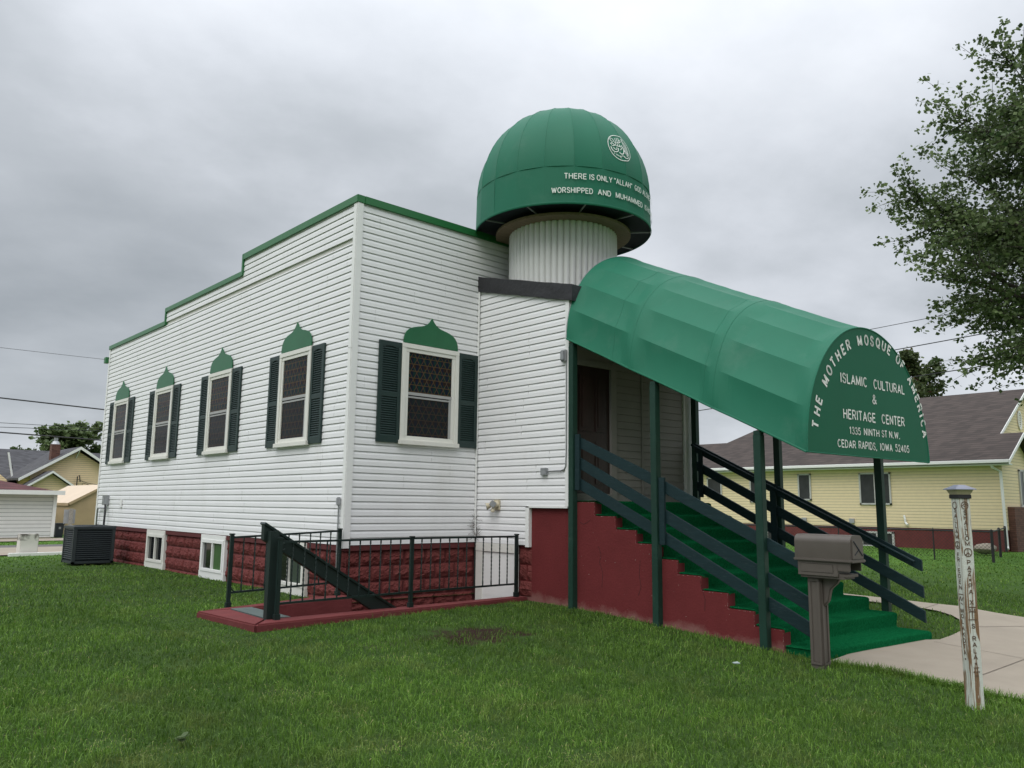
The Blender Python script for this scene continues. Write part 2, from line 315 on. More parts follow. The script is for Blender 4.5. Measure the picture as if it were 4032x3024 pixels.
def lerp(x, xs, ys):
    if x <= xs[0]: return ys[0]
    for a, b, c, d in zip(xs, xs[1:], ys, ys[1:]):
        if x <= b: return c+(d-c)*(x-a)/(b-a)
    return ys[-1]
def G(x, y):
    z = lerp(y, [-11, -8, -6.2, -5.3, -3.7, -2.4, -1, 9, 14], [-1.15, -1.12, -1.07, -1.0, -.92, -.85, -.83, -.83, -.92])
    if x > 11: z = z+(min(z, -.97)-z)*min(1, (x-11)/8)
    return z
# sign-writer's capitals: strokes in a unit box, widths in cap heights
def _arc(cx, cy, rx, ry, a0, a1, n=12): return [(cx+rx*math.cos(R(a0+(a1-a0)*q/n)), cy+ry*math.sin(R(a0+(a1-a0)*q/n))) for q in range(n+1)]
def _sm(p):
    q = []
    for i in range(len(p)-1):
        p0, p1, p2, p3 = (Vector(p[max(i-1, 0)]), Vector(p[i]), Vector(p[i+1]), Vector(p[min(i+2, len(p)-1)]))
        for k in range(3):
            t_ = k/3; v = .5*((2*p1)+(p2-p0)*t_+(2*p0-5*p1+4*p2-p3)*t_*t_+(3*p1-p0-3*p2+p3)*t_**3); q.append((v.x, v.y))
    return q+[p[-1]]
GL = {'A': (.78, [[(0, 0), (.5, 1), (1, 0)], [(.20, .33), (.80, .33)]]), 'B': (.66, [[(0, 0), (0, 1), (.6, 1)]+_arc(.6, .76, .35, .24, 90, -90)+[(0, .52)], [(.6, .52)]+_arc(.62, .26, .38, .26, 90, -90)+[(0, 0)]]), 'C': (.72, [_arc(.52, .5, .52, .5, 48, 312, 18)]),
      'D': (.72, [[(0, 0), (0, 1), (.42, 1)]+_arc(.42, .5, .58, .5, 90, -90, 14)+[(0, 0)]]), 'E': (.60, [[(1, 1), (0, 1), (0, 0), (1, 0)], [(0, .52), (.88, .52)]]), 'F': (.57, [[(1, 1), (0, 1), (0, 0)], [(0, .50), (.85, .50)]]), 'G': (.77, [_arc(.52, .5, .52, .5, 48, 318, 18)+[(1, .44), (.58, .44)]]),
      'H': (.70, [[(0, 0), (0, 1)], [(1, 0), (1, 1)], [(0, .52), (1, .52)]]), 'I': (.10, [[(.5, 0), (.5, 1)]]), 'K': (.70, [[(0, 0), (0, 1)], [(.95, 1), (.02, .40)], [(.32, .60), (1, 0)]]), 'L': (.56, [[(0, 1), (0, 0), (1, 0)]]), 'M': (.84, [[(0, 0), (0, 1), (.5, .08), (1, 1), (1, 0)]]),
      'N': (.70, [[(0, 0), (0, 1), (1, 0), (1, 1)]]), 'O': (.80, [_arc(.5, .5, .5, .5, 0, 360, 24)]), 'P': (.64, [[(0, 0), (0, 1), (.58, 1)]+_arc(.6, .73, .40, .27, 90, -90)+[(0, .46)]]), 'Q': (.80, [_arc(.5, .5, .5, .5, 0, 360, 24), [(.58, .25), (1, -.06)]]),
      'R': (.70, [[(0, 0), (0, 1), (.58, 1)]+_arc(.6, .74, .36, .26, 90, -90)+[(0, .48)], [(.52, .48), (1, 0)]]), 'S': (.64, [_sm([(.93, .80), (.76, .96), (.5, 1), (.22, .96), (.06, .77), (.20, .59), (.5, .51), (.82, .42), (.98, .23), (.80, .04), (.5, 0), (.20, .04), (.02, .21)])]), 'T': (.64, [[(0, 1), (1, 1)], [(.5, 1), (.5, 0)]]),
      'U': (.70, [[(0, 1), (0, .36)]+_arc(.5, .36, .5, .36, 180, 360)+[(1, 1)]]), 'V': (.76, [[(0, 1), (.5, 0), (1, 1)]]), 'W': (1.05, [[(0, 1), (.25, 0), (.5, .92), (.75, 0), (1, 1)]]), 'X': (.70, [[(0, 0), (1, 1)], [(0, 1), (1, 0)]]), 'Y': (.72, [[(0, 1), (.5, .46), (1, 1)], [(.5, .46), (.5, 0)]]), 'Z': (.64, [[(0, 1), (1, 1), (0, 0), (1, 0)]]),
      '&': (.74, [_sm([(1, 0), (.62, .34), (.26, .74), (.30, .92), (.46, 1), (.62, .92), (.62, .76), (.24, .46), (.04, .24), (.22, .03), (.48, 0), (.76, .16), (.92, .46)])]), '.': (.10, [[(.5, -.06), (.5, .07)]]), ',': (.14, [[(.6, .06), (.3, -.16)]]), '"': (.26, [[(0, 1), (.05, .78)], [(1, 1), (.95, .78)]]), '*': (.42, [[(.5, .30), (.5, .75)], [(.05, .40), (.95, .65)], [(.95, .40), (.05, .65)]]), '#': (.6, [[(.25, 0), (.4, 1)], [(.6, 0), (.75, 1)], [(0, .33), (1, .33)], [(0, .67), (1, .67)]]),
      '0': (.62, [_arc(.5, .5, .5, .5, 0, 360, 24)]), '1': (.36, [[(.05, .78), (.62, 1), (.62, 0)]]), '2': (.58, [_sm([(.05, .74), (.16, .93), (.46, 1), (.80, .93), (.93, .72), (.80, .50), (.42, .26), (0, 0)])+[(1, 0)]]), '3': (.56, [_sm([(.06, .84), (.26, .98), (.5, 1), (.80, .94), (.92, .76), (.78, .58), (.42, .53)]), _sm([(.42, .53), (.84, .47), (1, .26), (.82, .05), (.5, 0), (.2, .02), (0, .18)])]),
      '4': (.64, [[(.76, 0), (.76, 1), (0, .28), (1, .28)]]), '5': (.58, [[(.92, 1), (.18, 1)]+_sm([(.10, .54), (.30, .63), (.56, .64), (.86, .56), (1, .32), (.85, .06), (.5, 0), (.2, .02), (0, .17)])]), '6': (.6, [_arc(.5, .32, .5, .32, 0, 360, 18), [(.02, .34), (.35, .80), (.75, 1)]]), '9': (.6, [_arc(.5, .68, .5, .32, 0, 360, 18), [(.98, .66), (.65, .2), (.25, 0)]])}
def put_text(mb, txt, fn, h, x0, y0, width=None, xs=1.0, wt=.145, mi=0, center=False):
    """lays capitals of height h along fn(x, y); strokes get a hair's difference in height so that none coincide"""
    gap = .17
    def adv(c): return .30 if c == ' ' else GL[c][0]+wt
    tot = sum(adv(c) for c in txt)+gap*(len(txt)-1)
    if width: xs = width/(tot*h)
    x = x0-(tot*h*xs/2 if center else 0); lift = 0
    for c in txt:
        if c != ' ':
            w_, strokes = GL[c]
            for st_ in strokes:
                P = [Vector((x+(wt/2+p[0]*w_)*h*xs, y0+(wt/2+p[1]*(1-wt))*h)) for p in st_]; hw = wt*h/2*(.5+.5*xs) if xs < 1 else wt*h/2
                for a, b in zip(P, P[1:]):
                    d = b-a
                    if d.length < 1e-7: continue
                    d.normalize(); n = Vector((-d.y, d.x))*hw; i = len(mb.v); lift += 1
                    e = d*hw*.30
                    mb.v += [tuple(Vector(fn(*q))) for q in (a-n-e, b-n+e, b+n+e, a+n-e)]; mb.f.append((i, i+1, i+2, i+3)); mb.mi.append(mi)
        x += (adv(c)+gap)*h*xs

# ------------------------------------------------------------------ ground
PIT_X0, PIT_X1, PIT_Y0, PIT_Y1 = -1.95, 2.5, -1.18, -.14
xs = sorted(set([-400, -200, -100, -60, -40, -30, -20, -15, -12]+[i*.75 for i in range(-14, 55)]+[45, 55, 70, 100, 200, 400]+[PIT_X0, PIT_X1]))
ys = sorted(set([-400, -100, -40, -25, -18, -14, -12]+[i*.6 for i in range(-19, 30)]+[20, 24, 28, 32, 40, 50, 70, 100, 200, 400]+[PIT_Y0, PIT_Y1]))
mb = MB(); idx = {}
for j, y in enumerate(ys):
    for i, x in enumerate(xs):
        idx[i, j] = len(mb.v); mb.v.append((x, y, G(x, y)+(mnoise.noise((x*.7, y*.7, 0))*.02 if abs(x) < 30 and abs(y) < 30 else 0)))
for j in range(len(ys)-1):
    for i in range(len(xs)-1):
        xm = (xs[i]+xs[i+1])/2; ym = (ys[j]+ys[j+1])/2
        if PIT_X0 < xm < PIT_X1 and PIT_Y0 < ym < (PIT_Y1 if xm < 0 else .05): continue
        mb.f.append((idx[i, j], idx[i+1, j], idx[i+1, j+1], idx[i, j+1])); mb.mi.append(0)
def soil():
    m = mat('lawn_soil', (.026, .048, .012), .95, .3, 3.0, .5, 30, .1, col2=(.042, .078, .017), dirt=((.05, .035, .02), .5, 1.1))
    nt = m.node_tree; b = nt.nodes['Principled BSDF']; L = nt.links.new
    src = b.inputs['Base Color'].links[0].from_socket
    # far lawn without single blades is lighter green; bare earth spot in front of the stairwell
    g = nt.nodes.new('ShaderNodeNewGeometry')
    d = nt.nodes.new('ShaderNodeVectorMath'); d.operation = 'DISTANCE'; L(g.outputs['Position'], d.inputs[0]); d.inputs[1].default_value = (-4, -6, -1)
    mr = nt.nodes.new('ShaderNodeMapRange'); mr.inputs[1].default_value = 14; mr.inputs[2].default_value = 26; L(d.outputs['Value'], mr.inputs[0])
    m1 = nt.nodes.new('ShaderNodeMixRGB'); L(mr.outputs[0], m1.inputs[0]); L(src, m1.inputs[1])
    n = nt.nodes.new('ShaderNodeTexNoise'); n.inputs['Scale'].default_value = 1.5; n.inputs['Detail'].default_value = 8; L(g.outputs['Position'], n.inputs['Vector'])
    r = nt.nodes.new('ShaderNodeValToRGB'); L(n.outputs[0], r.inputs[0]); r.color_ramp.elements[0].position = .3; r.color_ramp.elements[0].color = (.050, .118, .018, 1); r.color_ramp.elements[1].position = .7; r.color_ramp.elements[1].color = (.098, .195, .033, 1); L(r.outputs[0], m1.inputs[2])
    d2 = nt.nodes.new('ShaderNodeVectorMath'); d2.operation = 'DISTANCE'; mp = nt.nodes.new('ShaderNodeMapping'); mp.inputs['Scale'].default_value = (.62, 1, .1); L(g.outputs['Position'], mp.inputs[0]); L(mp.outputs[0], d2.inputs[0]); d2.inputs[1].default_value = (.0, -3.1, -.09)
    n2 = nt.nodes.new('ShaderNodeTexNoise'); n2.inputs['Scale'].default_value = 4; n2.inputs['Detail'].default_value = 6; L(g.outputs['Position'], n2.inputs['Vector'])
    ad = nt.nodes.new('ShaderNodeMath'); ad.operation = 'ADD'; L(d2.outputs['Value'], ad.inputs[0]); L(n2.outputs[0], ad.inputs[1])
    m3 = nt.nodes.new('ShaderNodeMapRange'); m3.inputs[1].default_value = 1.05; m3.inputs[2].default_value = .75; L(ad.outputs[0], m3.inputs[0])
    m2 = nt.nodes.new('ShaderNodeMixRGB'); L(m3.outputs[0], m2.inputs[0]); L(m1.outputs[0], m2.inputs[1]); m2.inputs[2].default_value = (.028, .016, .012, 1)
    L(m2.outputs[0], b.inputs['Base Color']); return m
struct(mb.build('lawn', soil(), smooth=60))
# walkway: slab out from the stairs and the branch curving back along the house side
WALK = [(2.46, -6.10), (2.62, -6.58), (2.56, -6.99), (2.46, -7.36), (2.40, -7.68), (2.42, -8.2), (2.40, -9.2), (2.4, -11), (2.4, -14), (13, -14), (12, -9), (9.6, -7.2), (8.55, -6.5), (8.62, -5.9), (8.70, -5.3), (8.55, -4.9), (8.45, -4.4), (8.2, -3.6), (7.8, -2.6), (7.1, -2.6), (7.45, -3.6), (7.66, -4.3), (7.80, -4.85), (7.72, -5.3), (7.5, -5.6), (7.1, -5.88), (6.6, -6.08), (6.14, -6.18), (5.65, -6.24), (5.15, -6.27), (4.9, -6.15), (3.6, -6.0)]
def wz(x, y): return G(x, y)+.028
mb = MB(); mb.poly([(x, y, wz(x, y)) for x, y in WALK])
bm_t = None
wo = mb.build('walkway', CONC, recalc=False)
bm = bmesh.new(); bm.from_mesh(wo.data); bmesh.ops.triangulate(bm, faces=bm.faces)
for y in (-6.6, -7.2, -8.0, -5.3, -3.7): bmesh.ops.bisect_plane(bm, geom=bm.verts[:]+bm.edges[:]+bm.faces[:], plane_co=(0, y, 0), plane_no=(0, 1, 0))
for v in bm.verts: v.co.z = wz(v.co.x, v.co.y)
for f in bm.faces:
    if f.normal.z < 0: f.normal_flip()
bm.to_mesh(wo.data); bm.free(); struct(wo)
mb = MB()
def crack(p, q, wd=.018):
    n = 8
    for i in range(n):
        a = Vector(p).lerp(Vector(q), i/n); b = Vector(p).lerp(Vector(q), (i+1)/n); d = (b-a).normalized(); s_ = Vector((-d.y, d.x))*wd/2
        mb.quad(*[(P.x, P.y, wz(P.x, P.y)+.005) for P in (a-s_, b-s_, b+s_, a+s_)])
crack((6.6, -6.10), (8.9, -7.35), .016); crack((4.88, -6.3), (4.66, -7.38), .010); crack((2.46, -7.38), (10.2, -7.40), .010); crack((4.66, -7.38), (4.5, -10.5), .010); crack((7.75, -5.1), (8.66, -5.0), .010)
struct(mb.build('walkway_joints', JOINT))
def sheet(name, x0, x1, y0, y1, dz, m):
    mb = MB(); nx = 12
    for i in range(nx):
        a = x0+(x1-x0)*i/nx; b = x0+(x1-x0)*(i+1)/nx
        mb.quad((a, y0, G(a, y0)+dz), (b, y0, G(b, y0)+dz), (b, y1, G(b, y1)+dz), (a, y1, G(a, y1)+dz))
    return struct(mb.build(name, m))
sheet('parking_pad', -40, 16, 15.3, 19.3, .03, CONC)
sheet('alley_road', -60, 40, 19.3, 20.9, .024, ASPH)
sheet('driveway_apron', -40, 20, 23.7, 26.0, .03, CONC)
mb = MB(); mb.box(-1.4, 1.2, 15.16, 15.32, -.95, -.84); tag(mb.build('parking_curb', TRIMW, bevel=.01), 'low white painted curb along the edge of the pad behind the air conditioner', 'curb')

# ------------------------------------------------------------------ the white building
C = .1073
HT, H2, H3, S1, S2, LEN = 5.39, 5.05, 4.744, 4.207, 8.378, 12.57
bld = thing('mosque_building', (0, 0, -.83), 'white vinyl sided building with stepped parapet, green window crests and a green dome', 'building')
def siding(mb, p0, u, n, length, z0, z1, c=C, cut=None):
    """lap siding: flat face, cove and a shadow gap per course, running along u from p0, facing n"""
    p0 = Vector(p0); u = Vector(u); n = Vector(n); k = 0; z = z0
    while z < z1-.004:
        zt = min(z+c, z1); L0 = 0.0; L1 = length
        if cut: L0, L1 = cut(zt)
        if L1-L0 > .02:
            h = zt-z
            prof = [(0, -.006), (0, .013), (.56*h, .010), (.64*h, .008), (.925*h, -.003), (.94*h, -.009), (h, -.009)]
            wob = [mnoise.noise((z*9, q*.9, p0.x+p0.y))*.0016 for q in range(int((L1-L0)/1.2)+2)]
            ns = max(1, int((L1-L0)/1.2))
            i0 = len(mb.v)
            for q in range(ns+1):
                P = p0+u*(L0+(L1-L0)*q/ns)
                for dz, o in prof: mb.v.append(tuple(P+n*o+Vector((0, 0, z+dz+wob[q]-p0.z))))
            m = len(prof)
            for q in range(ns):
                for a in range(m-1): mb.f.append((i0+q*m+a, i0+(q+1)*m+a, i0+(q+1)*m+a+1, i0+q*m+a+1)); mb.mi.append(0)
        z += c; k += 1
# left wall (faces -x)
mb = MB(); U = (0, 1, 0); Nn = (-1, 0, 0)
siding(mb, (0, 0, 0), U, Nn, LEN, 0, H3-.10)
siding(mb, (0, 0, 0), U, Nn, S2-.02, 44*C, H2-.10); siding(mb, (0, 0, 0), U, Nn, S1-.02, 46*C, HT-.12)
mb.build('side_wall', VINYL, bld, recalc=False)
mb = MB(); siding(mb, (0, 0, 0), (1, 0, 0), (0, -1, 0), 7.9, 0, HT-.12); mb.build('front_wall', VINYL, bld, recalc=False)
XP = 2.498; YP = -2.15
def zside(y): return 4.30+.247*y
mb = MB()
siding(mb, (XP, YP, 0), (0, 1, 0), (-1, 0, 0), 2.15, .602, 4.3, cut=lambda z: (max(0, (z-.12-4.30)/.247-YP) if z > zside(YP)+.1 else 0, 2.15))
siding(mb, (XP, YP, 0), (0, 1, 0), (-1, 0, 0), 2.15, 0, .602, cut=lambda z: (2.15-1.317, 2.15))
mb.build('porch_side_wall', VINYL, bld, recalc=False)
JOINTM = mat('siding_end_joint', (.52, .52, .51), .6)
rj = random.Random(9)
for pos, length, top in ((lambda t_, o: (-o, t_), LEN, H3-.2), (lambda t_, o: (t_, -o), XP, HT-.3), (lambda t_, o: (XP-o, -t_), 2.1, 3.6)):
    mb = MB(); zz = C*8 if length < 3 else 0
    while zz < top:
        t_ = rj.uniform(.2, 2.2)
        while t_ < length-.15:
            a = pos(t_, .004); b = pos(t_+.0025, .0142)
            if zz > .7 or length > 3: mb.box(min(a[0], b[0]), max(a[0], b[0]), min(a[1], b[1]), max(a[1], b[1]), zz+.004, zz+.60*C); mb.box(min(a[0], b[0]), max(a[0], b[0]), min(a[1], b[1]), max(a[1], b[1]), zz+C+.004, zz+1.6*C)
            t_ += rj.uniform(2.9, 3.7)
        zz += 2*C
    o_ = mb.build('end_joint', JOINTM, bld); o_['kind'] = 'stuff'
# solid core behind the siding, with roof
mb = MB()
for y0, y1, h in ((0.02, S1, HT-.1), (S1, S2, H2-.1), (S2, LEN, H3-.1)): mb.box(.02, 7.88, y0, y1, .0, h)
mb.build('wall_core', WOODW, bld)
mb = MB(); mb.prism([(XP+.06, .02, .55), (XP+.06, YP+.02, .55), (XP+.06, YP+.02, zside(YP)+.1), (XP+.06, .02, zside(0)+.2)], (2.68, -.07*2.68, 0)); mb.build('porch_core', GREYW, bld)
# trims
for bxs in ([(-.026, -.012, .0, .085, -.045, HT-.10), (-.026, .085, -.026, -.012, -.045, HT-.10), (-.029, -.011, -.029, .088, 2.955, 2.962)], [(-.026, -.012, LEN-.08, LEN, -.03, H3-.08)], [(XP-.028, XP-.012, -.03, -.012, 0, 4.3), (XP-.045, XP-.028, -.05, -.012, 0, 4.3)],
            [(XP-.022, XP+.052, -1.317, -1.237, -.03, .602), (XP-.022, XP+.052, YP, -1.237, .575, .61), (XP-.024, XP+.04, YP-.03, YP+.05, .60, 3.75)]):
    mb = MB()
    for b_ in bxs: mb.box(*b_)
    mb.build('corner_trim', TRIMW, bld, bevel=.003)
mb = MB()
for y0, y1, h, f in ((-.035, S1, HT, .125), (S1, S2, H2, .105), (S2, LEN+.03, H3, .105)):
    mb.box(-.04, .10, y0, y1, h-f, h)
mb.box(.10, 7.9, -.04, .10, HT-.125, HT)
mb.box(-.042, .10, S1-.06, S1+.004, H2-.10, HT-.003); mb.box(-.042, .10, S2-.06, S2+.004, H3-.10, H2-.003)
mb.box(-.1, .0, LEN+.02, LEN+.18, 4.28, 4.44)
mb.build('fascia', GREENF, bld, bevel=.006)
# windows ------------------------------------------------------------------
WW, WB, WT, SW = 1.113, 1.536, 3.1475, .405
CR = [(1, 0), (1, .05), (.985, .10), (.95, .155), (.88, .205), (.78, .245), (.66, .272), (.52, .292), (.38, .308), (.27, .328), (.17, .358), (.08, .405), (0, .470)]
def window(P, stain):
    """P(s, d, z): s along the wall from the window's left edge, d proud of the siding, z up"""
    def bx(mb, s0, s1, d0, d1, z0, z1, mi=0):
        mb.prism([P(s0, d0, z0), P(s1, d0, z0), P(s1, d1, z0), P(s0, d1, z0)], (0, 0, z1-z0), mi)
    fr = MB(); a = .075
    bx(fr, 0, a, .0, .050, WB+.06, WT-a); bx(fr, WW-a, WW, .0, .050, WB+.06, WT-a); bx(fr, 0, WW, .0, .052, WT-a, WT)
    b = .135
    bx(fr, a, b, .0, .036, WB+.13, WT-b); bx(fr, WW-b, WW-a, .0, .036, WB+.13, WT-b); bx(fr, a, WW-a, .0, .038, WT-b, WT-a); bx(fr, a, WW-a, .0, .036, WB+.06, WB+.13)
    f = fr.build('window', FRAMEC, bld, bevel=.004)
    sl = MB(); bx(sl, -.02, WW+.02, .0, .075, WB-.01, WB+.06); sl.build('sill', FRAMEC, f, bevel=.005)
    zm = WB+.13+(WT-WB-.265)*.49
    g = MB(); g.uv = []
    def pane(z0, z1, d, mi):
        g.poly([P(b-.005, d, z0), P(WW-b+.005, d, z0), P(WW-b+.005, d, z1), P(b-.005, d, z1)], mi); g.uv += [(0, z0), (WW-2*b, z0), (WW-2*b, z1), (0, z1)]
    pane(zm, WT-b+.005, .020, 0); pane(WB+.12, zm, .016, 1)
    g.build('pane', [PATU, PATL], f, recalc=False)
    r = MB(); bx(r, b-.003, WW-b+.003, .012, .034, zm-.005, zm+.042); bx(r, b-.003, WW-b-.044, .012, .026, zm-.05, zm-.022)
    bx(r, WW-b-.045, WW-b, .014, .026, WB+.13, zm-.005)
    r.build('sash_rail', SASH, f)
    for s0 in (-SW-.002, WW+.002):
        sh = MB(); s1 = s0+SW; zb, zt = WB+.008, WT-.010; e = .062
        bx(sh, s0, s0+e, .004, .034, zb, zt); bx(sh, s1-e, s1, .004, .034, zb, zt)
        z_mid = zb+(zt-zb)*.47
        for z0, z1 in ((zb, zb+.105), (z_mid-.035, z_mid+.035), (zt-.075, zt)): bx(sh, s0+e, s1-e, .004, .033, z0, z1)
        # raised arch under the head rail
        for q in range(6):
            c0 = s0+e+(SW-2*e)*q/6; hh = .03*math.sin(math.pi*(q+.5)/6); bx(sh, c0, c0+(SW-2*e)/6, .004, .031, zt-.075-.03+hh, zt-.074)
        bx(sh, s0+.01, s1-.01, .002, .008, zb+.01, zt-.01)
        for z0, z1 in ((zb+.105, z_mid-.035), (z_mid+.035, zt-.085)):
            n = int((z1-z0)/.035)
            for q in range(n):
                za = z0+(z1-z0)*q/n; zb_ = z0+(z1-z0)*(q+1)/n
                zc_ = za+(zb_-za)*.72
                sh.quad(P(s0+e, .034, za), P(s1-e, .034, za), P(s1-e, .016, zc_), P(s0+e, .016, zc_))
                sh.quad(P(s0+e, .010, za-.002), P(s1-e, .010, za-.002), P(s1-e, .034, za), P(s0+e, .034, za))
        sh.build('shutter', SHUT, bld)
    cr = MB(); hw = .53; pts = [(WW/2-hw*x, z) for x, z in CR]+[(WW/2+hw*x, z) for x, z in CR[-2::-1]]
    p3 = [P(s, .018, WT+.012+z) for s, z in pts]; d = Vector(P(0, .036, 0))-Vector(P(0, .018, 0))
    cr.prism(p3, d); cr.build('window_crest', CREST, bld)
for wy in (1.19, 4.318, 7.44, 10.504): window(lambda s, d, z, wy=wy: (-d-.011, wy+WW-s, z), 0)
window(lambda s, d, z: (.880+s*1.032, -d-.011, z+.01), 0)
# foundation ---------------------------------------------------------------
def rock_blocks(mb, P, L, z0, z1, rows, cw=.43, skip=()):
    """rock-faced blocks: P(s, d, z)"""
    rh = (z1-z0)/rows
    for r in range(rows):
        s = -cw*(.5 if r % 2 else 0)-.1
        while s < L:
            a = max(s+.009, 0); b = min(s+cw-.009, L); s += cw
            if b-a < .05: continue
            if any(a < q1 and b > q0 for q0, q1 in skip):
                parts = []; cur = a
                for q0, q1 in sorted(skip):
                    if q0 > cur and q0 < b: parts.append((cur, q0))
                    if q1 > cur and q0 < b: cur = max(cur, q1)
                if cur < b: parts.append((cur, b))
            else: parts = [(a, b)]
            for a, b in parts:
                if b-a < .04: continue
                sd = random.random()*100; nu = max(3, int((b-a)/.022)); nv = 12; zb = z0+r*rh+.007; zt = zb+rh-.012
                def fn(u, v):
                    S_ = a+(b-a)*u; edge = min(1, min(u*(b-a), (1-u)*(b-a))/.03); ev = min(1, min(v, 1-v)*rh/.025)
                    cell = abs(math.sin((S_+sd*0)*math.pi/.215*1.0)); rid = .40+.20*mnoise.noise((S_*15, sd, r*3.1))+.10*mnoise.noise((S_*45, sd, 2))+.12*(cell-.5)
                    hmp = (1-v)/(1-rid) if v > rid else (v/rid)**1.6
                    q_ = min(edge, ev); d = .020*q_+.034*q_**.6*hmp*(.70+.6*mnoise.noise((S_*11, v*3, sd)))+.012*mnoise.noise((S_*34, v*11, sd))*q_
                    return P(S_, d, zb+(zt-zb)*v)
                mb.grid(fn, nu, nv)
BW = [(7.34, 8.48), (4.19, 5.335), (1.10, 2.245)]
for y0, y1 in ((0, 1.10), (2.245, 4.19), (5.335, 7.34), (8.48, LEN)):
    mb = MB(); rock_blocks(mb, lambda s, d, z: (.052-d, y0+s, z), y1-y0, -1.025, -.085, 4, .43); mb.build('foundation', REDB, bld, recalc=False)
mb = MB(); rock_blocks(mb, lambda s, d, z: (s, .052-d, z), XP, -2.2, -.085, 9, .40); mb.build('foundation', REDB, bld, recalc=False)
mb = MB(); rock_blocks(mb, lambda s, d, z: (XP+.047-d, -1.33+s, z), .27, -.79, -.06, 3, .4); mb.build('foundation', REDB, bld, recalc=False)
mb = MB(); mb.box(.05, 7.8, .05, LEN-.02, -2.3, -.001); mb.box(-.006, .05, .05, LEN, -.085, -.004); mb.box(0, XP, -.006, .05, -.085, -.004); mb.box(XP+.046, XP+.1, -1.33, -.03, -2.3, 0); mb.build('foundation_core', GROUT, bld)
for i, (y0, y1) in enumerate(BW):
    m_ = MB()
    X = lambda d: -.02-d
    def bx(mb, a, b, d0, d1, z0, z1, mi=0): mb.box(X(d1), X(d0), a, b, z0, z1, mi)
    bx(m_, y0, y1, -.06, .005, -.11, -.012); bx(m_, y0, y0+.06, -.06, .004, -.80, -.11); bx(m_, y1-.06, y1, -.06, .004, -.80, -.11); bx(m_, y0-.012, y1+.012, -.06, .006, -1.0, -.70)
    a = .06; e = .055
    bx(m_, y0+a, y1-a, -.06, .016, -.11-e, -.10); bx(m_, y0+a, y1-a, -.06, .018, -.70, -.70+e); bx(m_, y0+a, y0+a+e, -.06, .015, -.70+e, -.11-e+.003); bx(m_, y1-a-e, y1-a, -.06, .015, -.70+e, -.11-e+.003); ym = (y0+y1)/2; bx(m_, ym-.022, ym+.022, -.06, .012, -.70+e, -.11-e)
    f = m_.build('basement_window', WOODW if i != 1 else TRIMW, bld, bevel=.003)
    g = MB(); g.quad((X(-.03), y0+a+e, -.66), (X(-.03), y1-a-e, -.66), (X(-.03), y1-a-e, -.15), (X(-.03), y0+a+e, -.15)); g.build('pane', GLASSDK, f, recalc=False)
    if i > 0:
        g = MB(); g.quad((X(-.026), y0+a+e+.01, -.645), (X(-.026), ym-.03, -.645), (X(-.026), ym-.03, -.16), (X(-.026), y0+a+e+.01, -.16)); g.build('curtain', mat('green_curtain', (.035, .10, .02) if i == 1 else (.03, .05, .03), .5, .3, 6, stretch=(1, 12, 1)), f, recalc=False)
# basement door on the porch side
mb = MB(); mb.box(XP-.018, XP+.03, -1.05, -.03, -.14, -.005); mb.box(XP-.012, XP+.03, -.20, -.03, -2.3, -.14); mb.box(XP-.02, XP+.03, -1.055, -.985, -2.3, -.142)
d_ = mb.build('basement_door', WOODW, bld, bevel=.004); mb = MB(); mb.box(XP+.004, XP+.04, -.985, -.20, -2.3, -.142); mb.build('door_panel', TRIMW, d_)
# porch lower wall
mb = MB(); mb.box(XP+.045, XP+.2, YP, -1.06, -1.1, .60); mb.build('porch_foundation', RED, bld)
# porch roof membrane, draped over the edge
mb = MB()
mb.prism([(XP-.05, .0, zside(0)), (XP-.05, YP-.12, zside(YP-.12)-.02), (XP-.05, YP-.12, zside(YP-.12)+.24), (XP-.05, 0, zside(0)+.27)], (2.88, -.2, 0))
o_ = mb.build('porch_roof', RUBBER, bld, recalc=True)
bm = bmesh.new(); bm.from_mesh(o_.data); bmesh.ops.subdivide_edges(bm, edges=bm.edges[:], cuts=14, use_grid_fill=True)
for v in bm.verts:
    q = mnoise.noise((v.co.x*6, v.co.y*5, v.co.z*7)); v.co += Vector((-.5, 0, .5))*q*.022
bm.to_mesh(o_.data); bm.free(); o_.data.polygons.foreach_set('use_smooth', [True]*len(o_.data.polygons)); o_.data.set_sharp_from_angle(angle=R(50))
# porch front wall under the canopy (sheared like the porch)
def PP(u, v, z): return Vector((XP+u, v-.07*u, z))
mb = MB()
def pbox(mb, u0, u1, d0, d1, z0, z1, mi=0, base=YP):
    mb.prism([PP(u0, base-d0, z0), PP(u1, base-d0, z0), PP(u1, base-d1, z0), PP(u0, base-d1, z0)], (0, 0, z1-z0), mi)
cb = .115; z = .69
while z < 3.7:
    i0 = len(mb.v)
    for u in (.97, 2.64):
        for dz, o in ((0, .002), (0, .020), (cb-.006, .012), (cb-.004, .002), (cb, .002)): mb.v.append(tuple(PP(u, YP-o, z+dz)))
    for a in range(4): mb.f.append((i0+a, i0+5+a, i0+6+a, i0+1+a)); mb.mi.append(0)
    z += cb
pbox(mb, .05, .97, 0, .018, 2.80, 3.7); pbox(mb, 1.575, 1.605, .02, .034, .70, 3.6); pbox(mb, .60, 2.64, .012, .03, 3.3, 3.36)
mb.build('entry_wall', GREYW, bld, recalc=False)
mb = MB(); pbox(mb, 2.62, 2.80, .0, .035, .60, 3.7); pbox(mb, 2.78, 2.815, -.3, .04, .60, 3.7); pbox(mb, 2.61, 2.635, .0, .05, .6, 3.7); mb.build('entry_corner_post', TRIMW, bld, bevel=.004)
mb = MB(); pbox(mb, .04, .12, 0, .045, .70, 2.84); pbox(mb, .86, .985, 0, .05, .70, 2.86); pbox(mb, .10, .88, 0, .047, 2.76, 2.86); pbox(mb, .10, .88, .0, .05, .66, .80)
d_ = mb.build('door_frame', GREYW, bld, bevel=.004)
